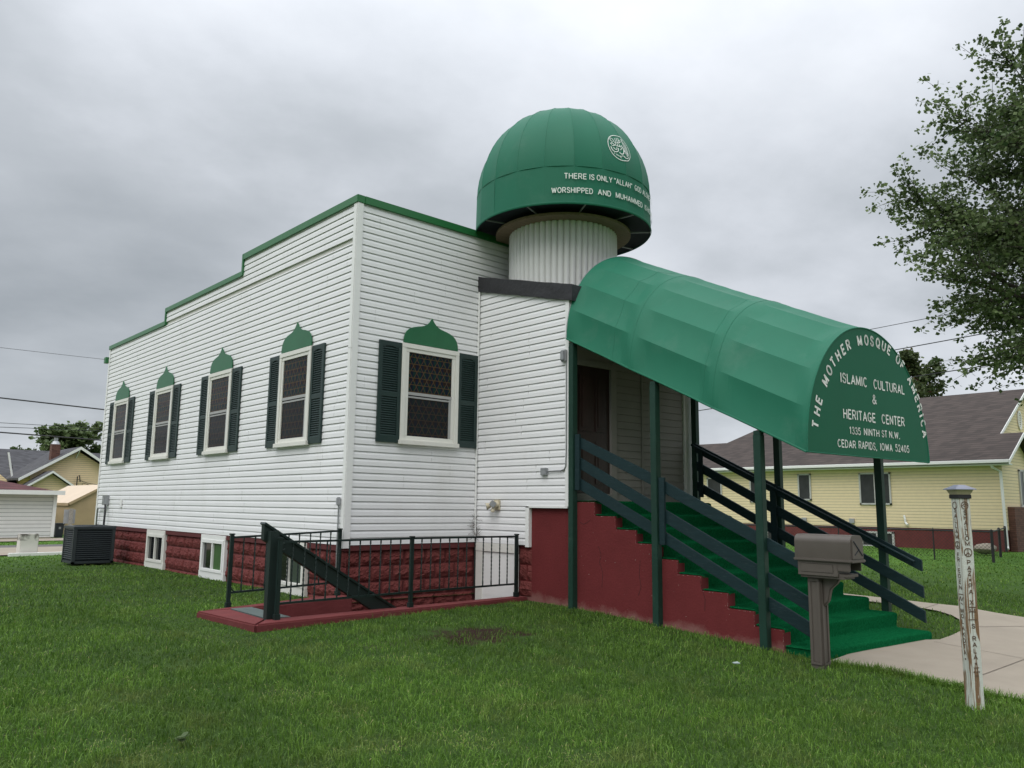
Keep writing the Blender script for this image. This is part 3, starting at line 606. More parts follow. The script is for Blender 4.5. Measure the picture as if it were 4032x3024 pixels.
mb = MB(); pbox(mb, .12, .86, .002, .010, .80, 2.77)
for u0, u1, z0, z1 in ((.20, .44, 1.75, 2.62), (.54, .78, 1.75, 2.62), (.20, .44, .95, 1.6), (.54, .78, .95, 1.6)):
    pbox(mb, u0, u1, .010, .024, z0, z1); pbox(mb, u0+.05, u1-.05, .024, .034, z0+.06, z1-.06)
mb.build('entrance_door', DOOR, bld, bevel=.004)
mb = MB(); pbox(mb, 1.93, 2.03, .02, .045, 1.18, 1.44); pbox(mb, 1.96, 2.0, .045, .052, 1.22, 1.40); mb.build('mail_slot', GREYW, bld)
# tower and dome -----------------------------------------------------------
TC = Vector((3.59, -.96, 0)); RC = .953; RD = 1.531; ZR, ZS, ZA = 5.358, 5.99, 7.56
mb = MB(); nf = 56; seg = 8
def flute(u, v):
    a = 2*math.pi*u; k = (u*nf) % 1; return TC+Vector((math.cos(a), math.sin(a), 0))*(RC-.045+.045*math.sin(math.pi*k)**.55)+Vector((0, 0, 3.7+(5.315-3.7)*v))
mb.grid(flute, nf*seg, 1, wrap=True); mb.build('tower', COLW, bld, smooth=50)
dome_a0 = R(-129)
ND = 20
def rad(a, bl):
    k = ((a-dome_a0)/(2*math.pi/ND)) % 1-.5; ch = math.cos(math.pi/ND)/math.cos(k*2*math.pi/ND); return 1-bl*(1-ch)
mb = MB()
def dome(u, v):
    a = dome_a0+2*math.pi*u; ph = v*R(83.5); r = RD*math.cos(ph)**.90*rad(a, 1.7); return TC+Vector((math.cos(a)*r, math.sin(a)*r, ZS+(ZA-ZS)*math.sin(ph)))
mb.grid(dome, ND*4, 30, wrap=True)
top = RD*math.cos(R(83.5))**.90; mb.poly([TC+Vector((math.cos(a)*top, math.sin(a)*top, ZS+(ZA-ZS)*math.sin(R(83.5))+.0)) for a in [2*math.pi*q/40 for q in range(40)]])
mb.grid(lambda u, v: TC+Vector((math.cos(dome_a0+2*math.pi*u), math.sin(dome_a0+2*math.pi*u), 0))*RD*(1.004+.006*(1-v))*rad(dome_a0+2*math.pi*u, .5)+Vector((0, 0, ZR+(ZS-ZR)*v)), ND*4, 4, wrap=True)
dm = mb.build('dome', CANVAS, bld, smooth=9)
mb = MB()
for q in range(ND):
    a = dome_a0+2*math.pi*q/ND
    mb.tube([TC+Vector((math.cos(a)*RD*math.cos(R(p))**.90, math.sin(a)*RD*math.cos(R(p))**.90, ZS+(ZA-ZS)*math.sin(R(p)))) for p in range(0, 84, 6)], .005, 5)
a = R(176.8); mb.tube([TC+Vector((math.cos(a)*1.545, math.sin(a)*1.545, z)) for z in (ZR, ZS)], .0035, 5)
mb.lathe([(RD+.002, ZS-.010), (RD+.009, ZS), (RD+.002, ZS+.006)], TC, 80); mb.lathe([(RD+.010, ZR-.012), (RD+.022, ZR+.006), (RD+.016, ZR+.03)], TC, 80)
mb.build('seam', CANVAS, dm, smooth=60)
mb = MB(); mb.lathe([(1.0, 5.42), (1.40, 5.44), (1.53, ZR+.012)], TC, 64); mb.build('underside', BLACKG, bld, smooth=60)  # dark sheet closes the open dome inside and carries its shade
mb = MB(); mb.lathe([(RC-.06, 5.30), (1.19, 5.30), (1.19, 5.345), (RC-.06, 5.345)], TC, 64); mb.build('soffit_ring', PLY, bld)
for q in range(10):
    mb = MB(); a = R(-122+36*q); d = Vector((math.cos(a), math.sin(a), 0)); mb.beam(TC+d*1.12+Vector((0, 0, 5.37)), TC+d*1.525+Vector((0, 0, ZR+.005)), .018, .018); mb.build('strut', STEEL, bld)
def cylp(rr): return lambda x, z: TC+Vector((math.cos(x/rr), math.sin(x/rr), 0))*rr+Vector((0, 0, z))
RT = RD*1.012+.012
mb = MB(); rr = RT
def wrapped(words, h):
    for s, a0, a1, zb in words: mb = MB(); put_text(mb, s, cylp(rr), h, R(a0)*rr, zb, width=R(a1-a0)*rr, wt=.165); mb.build('lettering', PRINT, dm, recalc=False)
def a_of(x0, a0, x1, a1): return lambda x: a0+(a1-a0)*(x-x0)/(x1-x0)
# word extents measured round the skirt
wrapped([('THERE', -135.1, -121.8, 5.756), ('IS', -120.2, -117.0, 5.758), ('ONLY', -115.6, -105.2, 5.762), ('"ALLAH"', -103.8, -89.3, 5.766), ('GOD', -86.6, -79.3, 5.770), ('ALONE', -77.4, -64.5, 5.774), ('TO', -62.6, -57.2, 5.778), ('BE', -55.0, -50.0, 5.78)], .100)
wrapped([('WORSHIPPED', -142.5, -118.0, 5.520), ('AND', -114.9, -106.2, 5.524), ('MUHAMMED', -102.8, -77.8, 5.530), ('IS', -74.6, -71.6, 5.536), ('HIS', -70.0, -64.0, 5.538), ('MESSENGER', -61.6, -36.5, 5.542)], .098)
def ell(lon, lat, off=.012):
    a = R(lon); p = R(lat); ra = rad(a, 1.7); n = Vector((math.cos(a)*math.cos(p), math.sin(a)*math.cos(p), math.sin(p))); return TC+Vector((math.cos(a)*RD*math.cos(p)**.90*ra, math.sin(a)*RD*math.cos(p)**.90*ra, ZS+(ZA-ZS)*math.sin(p)))+n*off
def emb(x, y): return ell(-95.4+x/.0256, 18.0+y/.0272)
mb = MB()
def stroke(pts, w0=.012, w1=None, k=.25):
    pts = [Vector((p[0]*k, p[1]*k)) for p in pts]
    q = []
    for i in range(len(pts)-1):                                  # Catmull-Rom through the points
        p0 = pts[max(i-1, 0)]; p1 = pts[i]; p2 = pts[i+1]; p3 = pts[min(i+2, len(pts)-1)]
        for s in range(5):
            t_ = s/5; q.append(.5*((2*p1)+(p2-p0)*t_+(2*p0-5*p1+4*p2-p3)*t_*t_+(3*p1-p0-3*p2+p3)*t_**3))
    q.append(pts[-1]); n = len(q); w1 = w1 if w1 is not None else w0
    for i in range(n-1):
        d = (q[i+1]-q[i]); d = d.normalized() if d.length > 1e-7 else Vector((1, 0)); s_ = Vector((-d.y, d.x)); wa = (w0+(w1-w0)*i/n)/2; wb_ = (w0+(w1-w0)*(i+1)/n)/2
        a_, b_ = q[i], q[i+1]; mb.quad(*[emb(P.x, P.y) for P in (a_-s_*wa, b_-s_*wb_, b_+s_*wb_, a_+s_*wa)])
circ = [(math.cos(R(a)), math.sin(R(a))) for a in range(0, 361, 15)]
stroke(circ, .013)
for pts, wd in [([(-.55, .30), (-.72, .42), (-.70, .62), (-.50, .58)], .013), ([(-.50, .58), (-.42, .36), (-.30, .34), (-.28, .72)], .012), ([(-.28, .34), (-.16, .34), (-.14, .78)], .013), ([(-.14, .34), (-.02, .38), (0, .82)], .013), ([(.0, .40), (.10, .46), (.08, .62), (.0, .60)], .012),
                ([(-.78, .10), (-.66, .20), (-.52, .16), (-.52, .02), (-.66, -.02), (-.74, .06)], .014), ([(-.52, .04), (-.36, .10), (-.22, .06), (-.18, .26)], .014), ([(-.20, .06), (-.08, .06), (-.04, .24)], .014), ([(-.06, .06), (.06, .05), (.10, .22)], .014),
                ([(-.80, -.12), (-.72, -.36), (-.50, -.46), (-.26, -.36), (-.18, -.10)], .018), ([(-.60, -.14), (-.46, -.26), (-.32, -.22), (-.30, -.02)], .015), ([(-.16, -.42), (-.04, -.52), (.14, -.46), (.20, -.18), (.16, .10)], .017),
                ([(.20, -.30), (.30, -.10), (.26, .34), (.22, .74)], .014), ([(.34, -.44), (.40, -.10), (.38, .30), (.33, .70)], .014), ([(.46, -.50), (.52, -.14), (.50, .22), (.44, .62)], .014), ([(.58, -.50), (.63, -.16), (.60, .18), (.54, .54)], .014), ([(.70, -.40), (.73, -.10), (.69, .18), (.64, .44)], .013),
                ([(.20, -.30), (.36, -.20), (.52, -.34), (.66, -.26), (.78, -.36)], .015), ([(.10, -.62), (.26, -.76), (.50, -.70), (.66, -.56), (.60, -.46), (.46, -.56)], .015), ([(-.44, -.62), (-.26, -.72), (-.06, -.70), (.06, -.62)], .013), ([(-.40, .16), (-.30, .24)], .012), ([(-.05, -.22), (.04, -.14)], .014), ([(-.14, -.76), (-.08, -.84)], .014), ([(.10, -.02), (.02, -.10)], .013), ([(-.62, -.58), (-.54, -.60)], .014), ([(.30, .80), (.44, .72)], .011)]:
    stroke(pts, wd, wd*.7)
mb.build('emblem', PRINT, dm, recalc=False)

# ------------------------------------------------------------------ entrance stairs
st = thing('entrance_stairs', (3.8, -4.2, -1.0), 'entrance stairs with red painted side wall and green carpet on every tread', 'stairs')
NY = [-2.68, -3.07, -3.434, -3.775, -4.112, -4.47, -4.85, -5.205, -5.572, -6.0]
NZ = [.690, .493, .313, .137, -.049, -.225, -.403, -.582, -.752, -.945]
ZB = -1.10
pts = [(YP-.0, .690-.02)]
for i in range(9):
    pts.append((NY[i], NZ[i]-.02))
    if i < 8: pts.append((NY[i], NZ[i+1]-.02))
pts += [(NY[8], -1.3), (YP, -1.3)]
mb = MB(); mb.prism([(XP-.005, y+.0, z) for y, z in pts], (.14, -.01, 0)); o_ = mb.build('red_side_wall', RED, st, bevel=.006)
prof = [(YP, NZ[0])]
for i in range(10):
    y, z = NY[i], NZ[i]
    prof += [(y+.035, z), (y+.014, z-.004), (y+.002, z-.014), (y-.002, z-.032)]
    nz = NZ[i+1] if i < 9 else ZB
    prof += [(y+.012, nz+.035), (y+.006, nz+.012), (y-.006, nz+.002)] if i < 9 else [(y-.004, nz)]
rc = random.Random(31); mb = MB(); xw = XP-.008
for i in range(9):
    ya = YP if i == 0 else NY[i-1]; segs = [((ya-.0, NZ[i]-.024), (NY[i], NZ[i]-.024)), ((NY[i]+.004, NZ[i]-.03), (NY[i]+.004, (NZ[i+1] if i < 9 else ZB)-.02))]
    for (y0, z0), (y1, z1) in segs:
        for q in range(22):
            if rc.random() < .72: continue
            f0 = q/22+rc.uniform(-.01, .01); f1 = f0+rc.uniform(.012, .05); w_ = rc.uniform(.002, .006); a = Vector((y0+(y1-y0)*f0, z0+(z1-z0)*f0)); b = Vector((y0+(y1-y0)*f1, z0+(z1-z0)*f1)); n_ = Vector((0, -w_)) if abs(y1-y0) > abs(z1-z0) else Vector((w_, 0))
            mb.quad((xw, a.x, a.y), (xw, b.x, b.y), (xw, b.x+n_.x, b.y+n_.y), (xw, a.x+n_.x*.6, a.y+n_.y*.6))
for q in range(26):
    y = rc.uniform(-5.2, -2.4); z = rc.uniform(-.8, lerp(y, [-5.2, -2.4], [-.65, .5])); r_ = rc.uniform(.003, .008); mb.quad((xw, y, z), (xw, y+r_, z+r_*.3), (xw, y+r_*.8, z+r_), (xw, y-r_*.2, z+r_*.8))
ch_ = mb.build('paint_chips', mat('bare_plaster', (.42, .33, .29), .9), st); ch_['kind'] = 'stuff'
mb = MB()
for (y, z), st_ in (((-2.75, .05), [(-.05, -.12), (.03, -.1), (-.06, -.15), (.02, -.2)]), ((-3.5, -.1), [(.02, -.2), (-.03, -.15), (.05, -.12)]), ((-4.45, -.30), [(-.03, -.1), (-.04, -.12), (.01, -.14)]), ((-2.6, .42), [(.08, -.05), (.06, -.02), (.07, .03)])):
    p = Vector((y, z))
    for d in st_: q = p+Vector(d); n_ = Vector((-d[1], d[0])).normalized()*.0025; mb.quad(*[(xw, v.x, v.y) for v in (p-n_, q-n_, q+n_, p+n_)]); p = q
for o_ in [mb.build('wall_cracks', mat('crack_shadow', (.030, .008, .008), .9), st)]: o_['kind'] = 'stuff'
mb = MB(); us = [.015, .04]+[.04+2.55*q/20 for q in range(1, 20)]+[2.60, 2.632]
i0 = len(mb.v); m = len(prof)
for q, u in enumerate(us):
    for p, (y, z) in enumerate(prof):
        dr = .008 if q in (0, len(us)-1) else 0; jz = .004*mnoise.noise((u*3, y*4, 2)); mb.v.append(tuple(PP(u, y+.006*mnoise.noise((u*2.2, z*5, 7)), z-dr+jz)))
for q in range(len(us)-1):
    for p in range(m-1): mb.f.append((i0+q*m+p, i0+(q+1)*m+p, i0+(q+1)*m+p+1, i0+q*m+p+1)); mb.mi.append(0)
mb.build('carpet', TURF, st, smooth=40, recalc=False)
mb = MB(); pr = [(y, z-.012) for y, z in prof]+[(NY[9], -1.3), (YP, -1.3)]
mb.prism([PP(.03, y+.004, z-.003) for y, z in pr], PP(2.60, 0, 0)-PP(0, 0, 0)-Vector((0, 0, 0))*0); mb.build('step_block', TURF, st)

# ------------------------------------------------------------------ canopy
cn = thing('entrance_canopy', (3.85, -4.1, -1.0), 'barrel vaulted green canvas canopy on six green posts with a lettered sign end', 'canopy')
U0, U1 = -.105, 2.845; CHW = (U1-U0)/2; UM = (U0+U1)/2
V0, V1 = -2.215, -6.005
def zcan(v): return 1.251+.494*(v+6.005)
def rise(v): return lerp(v, [V1, V0], [1.645, 1.57])
HOOPS = [V0, -3.45, -4.78, V1]; NP = 10
def arch(th, v):
    return Vector((UM-CHW*math.cos(th), 0)), 0
def can(th, v, off=0.0):
    """th 0..pi from the left eave over the top; canvas goes flat between the lengthwise bars away from the hoops"""
    d = min(abs(v-h) for h in HOOPS); bl = min(1, max(0, (d-.01)/.24)); bl = bl*bl*(3-2*bl)
    c0, s0 = math.cos(th), math.sin(th); k = th/math.pi*NP; i = min(NP-1, int(k)); a, b = math.pi*i/NP, math.pi*(i+1)/NP; f = k-i
    cx, sx = math.cos(a)*(1-f)+math.cos(b)*f, math.sin(a)*(1-f)+math.sin(b)*f
    bl2 = bl*1.9; cx, sx = c0*(1-bl2)+cx*bl2, s0*(1-bl2)+sx*bl2
    sag = 1-.006*bl
    wr = .0035*mnoise.noise((v*1.3, th*1.7, 3))+.003*mnoise.noise((v*7, th*4, 8))*(1 if off else 1); edge = max(0, 1-min(th, math.pi-th)/.35)
    wr += .010*edge*math.exp(-((min(abs(v-h) for h in HOOPS[1:3])-.03)/.10)**2)
    wr *= min(1, abs(v-V1)/.15, abs(v-V0)/.15); sag += wr
    return PP(UM-CHW*cx*sag*(1+off), v, zcan(v)+rise(v)*sx*sag*(1+off))
mb = MB(); nv = 76
mb.grid(lambda u, v: can(math.pi*u, V0+(V1-V0)*v), NP*8, nv); cover = mb.build('cover', CANVAS, cn, smooth=5, recalc=False)
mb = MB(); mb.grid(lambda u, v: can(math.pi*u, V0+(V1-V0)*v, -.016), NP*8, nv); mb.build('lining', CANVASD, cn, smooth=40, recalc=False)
mb = MB()
for v in (-3.10, -4.62): mb.tube([can(math.pi*q/60, v+.0) for q in range(61)], .0032, 5)
for v in HOOPS[1:3]: mb.tube([can(math.pi*q/60, v) for q in range(61)], .0035, 5)
for th in (0, math.pi): mb.tube([can(th, V0+(V1-V0)*q/20) for q in range(21)], .014, 6)
mb.build('hem', CANVAS, cn, smooth=60)
mb = MB(); mb.tube([can(math.pi*q/60, V0+.008, .001) for q in range(61)], .006, 6); mb.build('back_edge', GREYP, cn, smooth=60)
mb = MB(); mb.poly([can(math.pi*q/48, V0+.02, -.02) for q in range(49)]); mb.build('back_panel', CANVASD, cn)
# sign end
E1 = Vector((1, -.07, 0)).normalized(); EN = Vector((-.07, -1, 0)).normalized(); E0 = PP(U0, V1, 0)
def sg(s, t_, d=0.0): return E0+E1*s+EN*d+Vector((0, 0, t_))
SWD = (PP(U1, V1, 0)-E0).length
mb = MB(); pl = [can(math.pi*q/72, V1) for q in range(73)]
mb.poly([p+EN*.012 for p in pl]); n0 = len(pl)
for q in range(n0-1): mb.quad(pl[q], pl[q+1], pl[q+1]+EN*.012, pl[q]+EN*.012)
mb.quad(pl[0], pl[-1], pl[-1]+EN*.012, pl[0]+EN*.012)
sp = mb.build('sign_panel', mat('green_sign_canvas', (.003, .098, .048), .55, .04, 1.5, .05, 260, .28), cn)
mb = MB(); mb.tube([p+EN*.010 for p in pl], .011, 6); mb.tube([pl[0]+EN*.01, pl[-1]+EN*.01], .008, 6); mb.build('piping', CANVAS, sp, smooth=60)
mb = MB()
TL = [('T', .183, 1.576), ('H', .235, 1.735), ('E', .284, 1.868), ('M', .443, 2.114), ('O', .535, 2.250), ('T', .630, 2.358), ('H', .752, 2.455), ('E', .875, 2.545), ('R', 1.000, 2.618), ('M', 1.278, 2.712), ('O', 1.445, 2.742), ('S', 1.585, 2.748), ('Q', 1.735, 2.745), ('U', 1.883, 2.722), ('E', 2.018, 2.685), ('O', 2.246, 2.590), ('F', 2.358, 2.524), ('A', 2.541, 2.345), ('M', 2.640, 2.236), ('E', 2.712, 2.112), ('R', 2.772, 1.985), ('I', 2.808, 1.885), ('C', 2.840, 1.780), ('A', 2.862, 1.640)]
scx, sct = SWD/2, 1.251
for i, (ch, s, t_) in enumerate(TL):
    if i in (3, 9, 15, 17): mb.build('lettering', PRINT, sp, recalc=False); mb = MB()
    # tangent of the inner ellipse at the letter
    a_, b_ = 1.30, 1.47; nx, ny = (s-scx)/a_**2, (t_-sct)/b_**2; ln = math.hypot(nx, ny); nx, ny = nx/ln, ny/ln; tx, ty = ny, -nx
    h = .146
    def fn(x, y, s=s, t_=t_, tx=tx, ty=ty, nx=nx, ny=ny): return sg(s+tx*x+nx*(y-.07), t_+ty*x+ny*(y-.07), .017)
    put_text(mb, ch, fn, h, 0, 0, xs=.70, wt=.215, center=True)
mb.build('lettering', PRINT, sp, recalc=False)
def line(h, *ws):
    for s, x0, x1, y0 in ws: mb = MB(); put_text(mb, s, lambda x, y: sg(x, y, .017), h, x0, y0, width=x1-x0, wt=.165); mb.build('lettering', PRINT, sp, recalc=False)
line(.132, ('ISLAMIC', .775, 1.405, 2.127), ('CULTURAL', 1.565, 2.370, 2.127)); line(.125, ('&', 1.505, 1.620, 1.930))
line(.128, ('HERITAGE', .802, 1.565, 1.690), ('CENTER', 1.720, 2.320, 1.695)); line(.095, ('1335', .925, 1.185, 1.512), ('NINTH', 1.262, 1.640, 1.516), ('ST', 1.700, 1.835, 1.520), ('N.W.', 1.890, 2.170, 1.522)); line(.100, ('CEDAR', .642, 1.055, 1.338), ('RAPIDS,', 1.120, 1.560, 1.343), ('IOWA', 1.640, 1.955, 1.348), ('52405', 2.030, 2.400, 1.354))
# posts
for u0, u1, dv in ((-.098, .0, 0), (2.722, 2.822, 0)):
    for v in (-2.295, -3.82, -5.37):
        mb = MB(); p = PP(u0, v, 0); x0, x1 = p.x, p.x+(u1-u0); yc = p.y; zt = zcan(v)-.05
        mb.box(x0, x1, yc-.05, yc+.05, G(x0, yc)-.1, zt-.03); mb.prism([(x0+.004, yc-.046, zt-.031), (x1-.004, yc-.046, zt-.031), (x1-.004, yc+.046, zt-.031), (x0+.004, yc+.046, zt-.031)], (0, 0, .05))
        mb.build('post', POSTG, cn, bevel=.005)
mb = MB()
for v in HOOPS: mb.tube([can(math.pi*q/24, v+(.03 if v == V1 else -.03 if v == V0 else 0), -.045) for q in range(25)], .016, 6)
for q in range(1, NP): mb.tube([can(math.pi*q/NP, v, -.045) for v in HOOPS], .012, 6)
mb.build('frame', STEEL, cn, smooth=60)

# ------------------------------------------------------------------ stair railings
def board(mb, x, p, q, h, t_=.040):
    (y0, z0), (y1, z1) = p, q; mb.prism([(x, y0, z0), (x, y1, z1), (x, y1, z1-h), (x, y0, z0-h)], (t_, 0, 0))
lr = thing('stair_railing', (2.5, -4.1, -.9), 'near stair railing of three sloping blue green boards above the red side wall', 'railing', 'stair railings')
for p, q, h in [((-2.35, 1.642), (-3.775, 1.038), .158), ((-3.868, .982), (-5.33, .314), .160), ((-5.415, .268), (-6.03, -.02), .155),
                ((-2.35, 1.347), (-3.775, .664), .165), ((-3.868, .612), (-5.33, -.082), .170), ((-5.415, -.133), (-6.03, -.43), .165),
                ((-2.35, 1.040), (-3.775, .380), .165), ((-3.868, .318), (-5.33, -.388), .155), ((-5.415, -.412), (-6.03, -.70), .165)]:
    mb = MB(); board(mb, XP-.035, p, q, h); mb.build('rail_board', RAILG, lr, bevel=.005)
for y0, y1, z0, z1 in ((-2.44, -2.346, .84, 1.66), (-3.965, -3.872, .12, 1.0)):
    mb = MB(); mb.box(XP-.072, XP-.036, y0, y1, z0, z1); mb.build('cleat', RAILG, lr, bevel=.004)
rr_ = thing('stair_railing', (5.2, -4.3, -.9), 'far stair railing of three long dark boards carrying a round handrail', 'railing', 'stair railings')
for p, q, h in [((-2.53, 1.690), (-6.095, -.050), .150), ((-2.56, 1.385), (-6.096, -.392), .155), ((-2.56, 1.052), (-6.10, -.709), .155)]:
    mb = MB(); board(mb, 5.175, p, q, h, .044); mb.build('rail_board', RAILG, rr_, bevel=.005)
mb = MB(); mb.tube([(5.13, -2.50, 1.66), (5.13, -2.62, 1.60), (5.13, -6.02, -.072)], .019, 10); mb.build('handrail', RAILG, rr_, smooth=50)
mb = MB()
for y in (-2.9, -4.2, -5.6): zc_ = 1.60-.4918*(-2.62-y)*1; mb.tube([(5.175, y, zc_-.05), (5.13, y, zc_-.02)], .008, 6)
mb.build('bracket', IRON, rr_)
for y0, y1, z0, z1 in ((-2.70, -2.62, .78, 1.62), (-4.02, -3.92, -.35, .95)):
    mb = MB(); mb.box(5.14, 5.174, y0, y1, z0, z1); mb.build('cleat', RAILG, rr_, bevel=.004)

# ------------------------------------------------------------------ stairwell to the basement
sw = thing('basement_stairwell', (0, -.8, -.8), 'sunken basement stairwell with a low red painted concrete rim beside the building corner', 'stairwell')
def hexa(mb, top, zb, mi=0):
    mb.prism([(x, y, zb) for x, y, z in top], (0, 0, .5), mi); i = len(mb.v)-len(top)
    for k, (x, y, z) in enumerate(top): mb.v[i+k] = (x, y, z)
mb = MB()
hexa(mb, [(-2.09, -1.70, -.75), (2.545, -1.25, -.785), (2.545, -1.03, -.785), (-1.54, -1.37, -.75), (-1.80, -1.34, -.75)], -2.6)
hexa(mb, [(-2.17, -.17, -.751), (-2.092, -1.70, -.751), (-1.80, -1.34, -.751), (-1.755, -.245, -.751)], -2.6)
hexa(mb, [(-2.17, -.168, -.752), (-1.755, -.245, -.752), (0.0, -.31, -.70), (0.0, .0, -.70), (-.45, .03, -.705)], -2.6)
rim = mb.build('rim', REDRIM, sw, bevel=.018)
mb = MB(); mb.box(-1.85, 2.5, -1.45, .02, -2.7, -2.5); 
for q in range(7): mb.box(-1.50+.25*q, -1.25+.25*q, -1.45, -.2, -2.6, -.95-.2*q)
mb.build('lower_steps', REDRIM, sw)
mb = MB(); hexa(mb, [(-1.79, -1.335, -.744), (-1.50, -1.372, -.744), (-1.48, -.25, -.744), (-1.757, -.24, -.744)], -.80); mb.build('tread_plate', mat('grey_green_metal_plate', (.075, .105, .10), .45, .1, 4, dirt=((.12, .1, .08), .4, 6)), sw)
sf = thing('stairwell_fence', (0, -.8, -.75), 'dark green wrought iron fence with twisted balusters around the basement stairwell', 'fence')
def iron_post(x, y, zb, h=.94):
    mb = MB(); r = .024; mb.box(x-r, x+r, y-r, y+r, zb, zb+h-.012); mb.box(x-.031, x+.031, y-.031, y+.031, zb+h-.011, zb+h+.008); mb.box(x-.034, x+.034, y-.034, y+.034, zb-.005, zb+.065); mb.build('post', IRON, sf, bevel=.004)
F1, F2, F3, F4, F5 = (-1.72, -.06, -.75), (-.10, -.045, -.70), (-1.74, -1.49, -.75), (.27, -1.335, -.77), (2.36, -1.172, -.775)
for p in (F1, F2, F3, F4, F5): iron_post(*p)
def twisted(x, y, z0, z1):
    mb = MB(); n = 40; r = .0075
    def fn(u, v):
        tw = 0 if v < .10 or v > .90 else (v-.1)/.8*math.pi*5; a = 2*math.pi*u+math.pi/4+tw; k = r*1.414 if True else r; ca, sa = math.cos(a), math.sin(a); return Vector((x+ca*k, y+sa*k, z0+(z1-z0)*v))
    mb.grid(fn, 4, n, wrap=True); mb.build('baluster', IRON, sf)
def span(a, b, zt, zb, bx_):
    for z in (zt, zb): mb = MB(); mb.beam((*a[:2], z[0]), (*b[:2], z[1]), .026, .026); mb.build('rail', IRON, sf)
    for x in bx_:
        f = (x-a[0])/(b[0]-a[0]); twisted(x, a[1]+(b[1]-a[1])*f, zb[0]+(zb[1]-zb[0])*f, zt[0]+(zt[1]-zt[0])*f)
span(F1, F2, (.145, .212), (-.565, -.515), [-1.554, -1.393, -1.229, -1.066, -.904, -.743, -.572, -.413, -.25])
span(F3, F4, (.145, .145), (-.567, -.569), [-1.568, -1.404, -1.243, -1.085, -.916, -.752, -.588, -.425, -.258, -.094, .072])
span(F4, F5, (.146, .134), (-.569, -.585), [.446, .613, .787, .962, 1.13, 1.299, 1.466, 1.637, 1.811, 1.988, 2.155])
mb = MB(); mb.tube([(-1.70, -.06, -.50), (-1.66, -.06, -.545), (-1.60, -.06, -.565)], .008, 6)
mb.tube([(-1.71+.035*math.cos(R(a)), -1.50, .09+.04*math.sin(R(a))) for a in range(60, 330, 20)], .009, 6); mb.build('scroll', IRON, sf)
RAILK = mat('shaded_dark_green_paint', (.006, .017, .014), .55, .12, 4, .06, 30)  # green darkened to put the shade on the handrail face into its colour
sh_ = thing('stairwell_handrail', (-1.77, -1.37, -.75), 'heavy dark green wooden post with a thick handrail sloping down into the stairwell', 'handrail')
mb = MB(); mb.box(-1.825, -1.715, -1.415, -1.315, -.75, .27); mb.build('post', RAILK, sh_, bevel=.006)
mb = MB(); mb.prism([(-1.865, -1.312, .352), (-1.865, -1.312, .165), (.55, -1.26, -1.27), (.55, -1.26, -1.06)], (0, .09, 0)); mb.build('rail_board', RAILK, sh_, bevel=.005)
mb = MB(); mb.beam((-1.87, -1.268, .362), (.55, -1.216, -1.05), .13, .026, up=(0, 0, 1)); mb.build('cap', IRON, sh_)

# ------------------------------------------------------------------ small things on the building
sl = thing('security_light', (XP, -.553, .596), 'yellowed twin head floodlight with motion sensor on the porch side wall', 'security light')
mb = MB(); mb.box(XP-.035, XP-.013, -.64, -.50, .53, .70); mb.build('plate', BEIGE, sl, bevel=.006)
mb = MB(); mb.tube([(XP-.03, -.57, .62), (XP-.11, -.56, .62)], [.060, .048], 14); mb.build('housing', BEIGE, sl, smooth=40)
def lamp_head(c, d):
    c = Vector(c); d = Vector(d).normalized(); mb = MB(); mb.tube([c, c+d*.03, c+d*.075], [.030, .045, .058], 12); o = mb.build('lamp_head', BEIGE, sl, smooth=40)
    s_ = d.orthogonal().normalized()*.046; b = d.cross(s_).normalized()*.046; q = c+d*.078; mb = MB(); mb.obox(q, s_, b, d*.004); mb.build('lens', GREYP, o, bevel=.003)
lamp_head((XP-.10, -.57, .64), (-.75, -.62, -.15)); lamp_head((XP-.09, -.49, .61), (-.60, .55, -.25))
mb = MB(); mb.tube([(XP-.09, -.565, .565), (XP-.12, -.57, .53), (XP-.125, -.575, .50)], [.028, .034, .028], 10); mb.build('sensor', BEIGE, sl, smooth=40)
jb = thing('junction_box', (XP, -1.669, 1.13), 'small grey junction box with a bent conduit running to the porch post', 'junction box')
mb = MB(); mb.box(XP-.058, XP-.012, -1.735, -1.605, 1.075, 1.185); mb.build('box', STEEL, jb, bevel=.004)
mb = MB(); mb.tube([(XP-.03, -1.735, 1.13), (XP-.03, -2.02, 1.135), (XP-.03, -2.09, 1.15), (XP-.03, -2.125, 1.20), (XP-.03, -2.135, 1.40), (XP-.03, -2.135, 2.80)], .011, 8); mb.build('conduit', STEEL, jb, smooth=50)
ob_ = thing('outlet_box', (XP, -2.09, 2.89), 'clear covered outdoor outlet box high on the porch wall under the canopy corner', 'outlet')
mb = MB(); mb.box(XP-.075, XP-.012, -2.15, -2.045, 2.79, 2.975); mb.build('box', GREYP, ob_, bevel=.012); mb = MB(); mb.box(XP-.095, XP-.077, -2.135, -2.06, 2.81, 2.955); mb.build('cover', STEEL, ob_, bevel=.006)
vp = thing('conduit_riser', (-.04, .118, -.7), 'thin grey conduit with a hooded end standing against the building corner', 'conduit')
mb = MB(); mb.tube([(-.045, .085, -.80), (-.045, .118, -.1), (-.045, .118, .60)], .013, 8); mb.build('pipe', STEEL, vp, smooth=50); mb = MB(); mb.box(-.085, -.02, .085, .150, .575, .70); mb.build('hood', GREYP, vp, bevel=.014)
vo = MB(); vo.box(-.045, -.011, 10.42, 10.53, .45, .64); tag(vo.build('vent_cover', TRIMW, bevel=.01), 'small white outlet cover low on the side wall near the far corner', 'outlet')
ds_ = thing('disconnect_box', (-.05, 11.6, .55), 'grey electrical disconnect box with a drooping black cable above the air conditioner', 'electrical box')
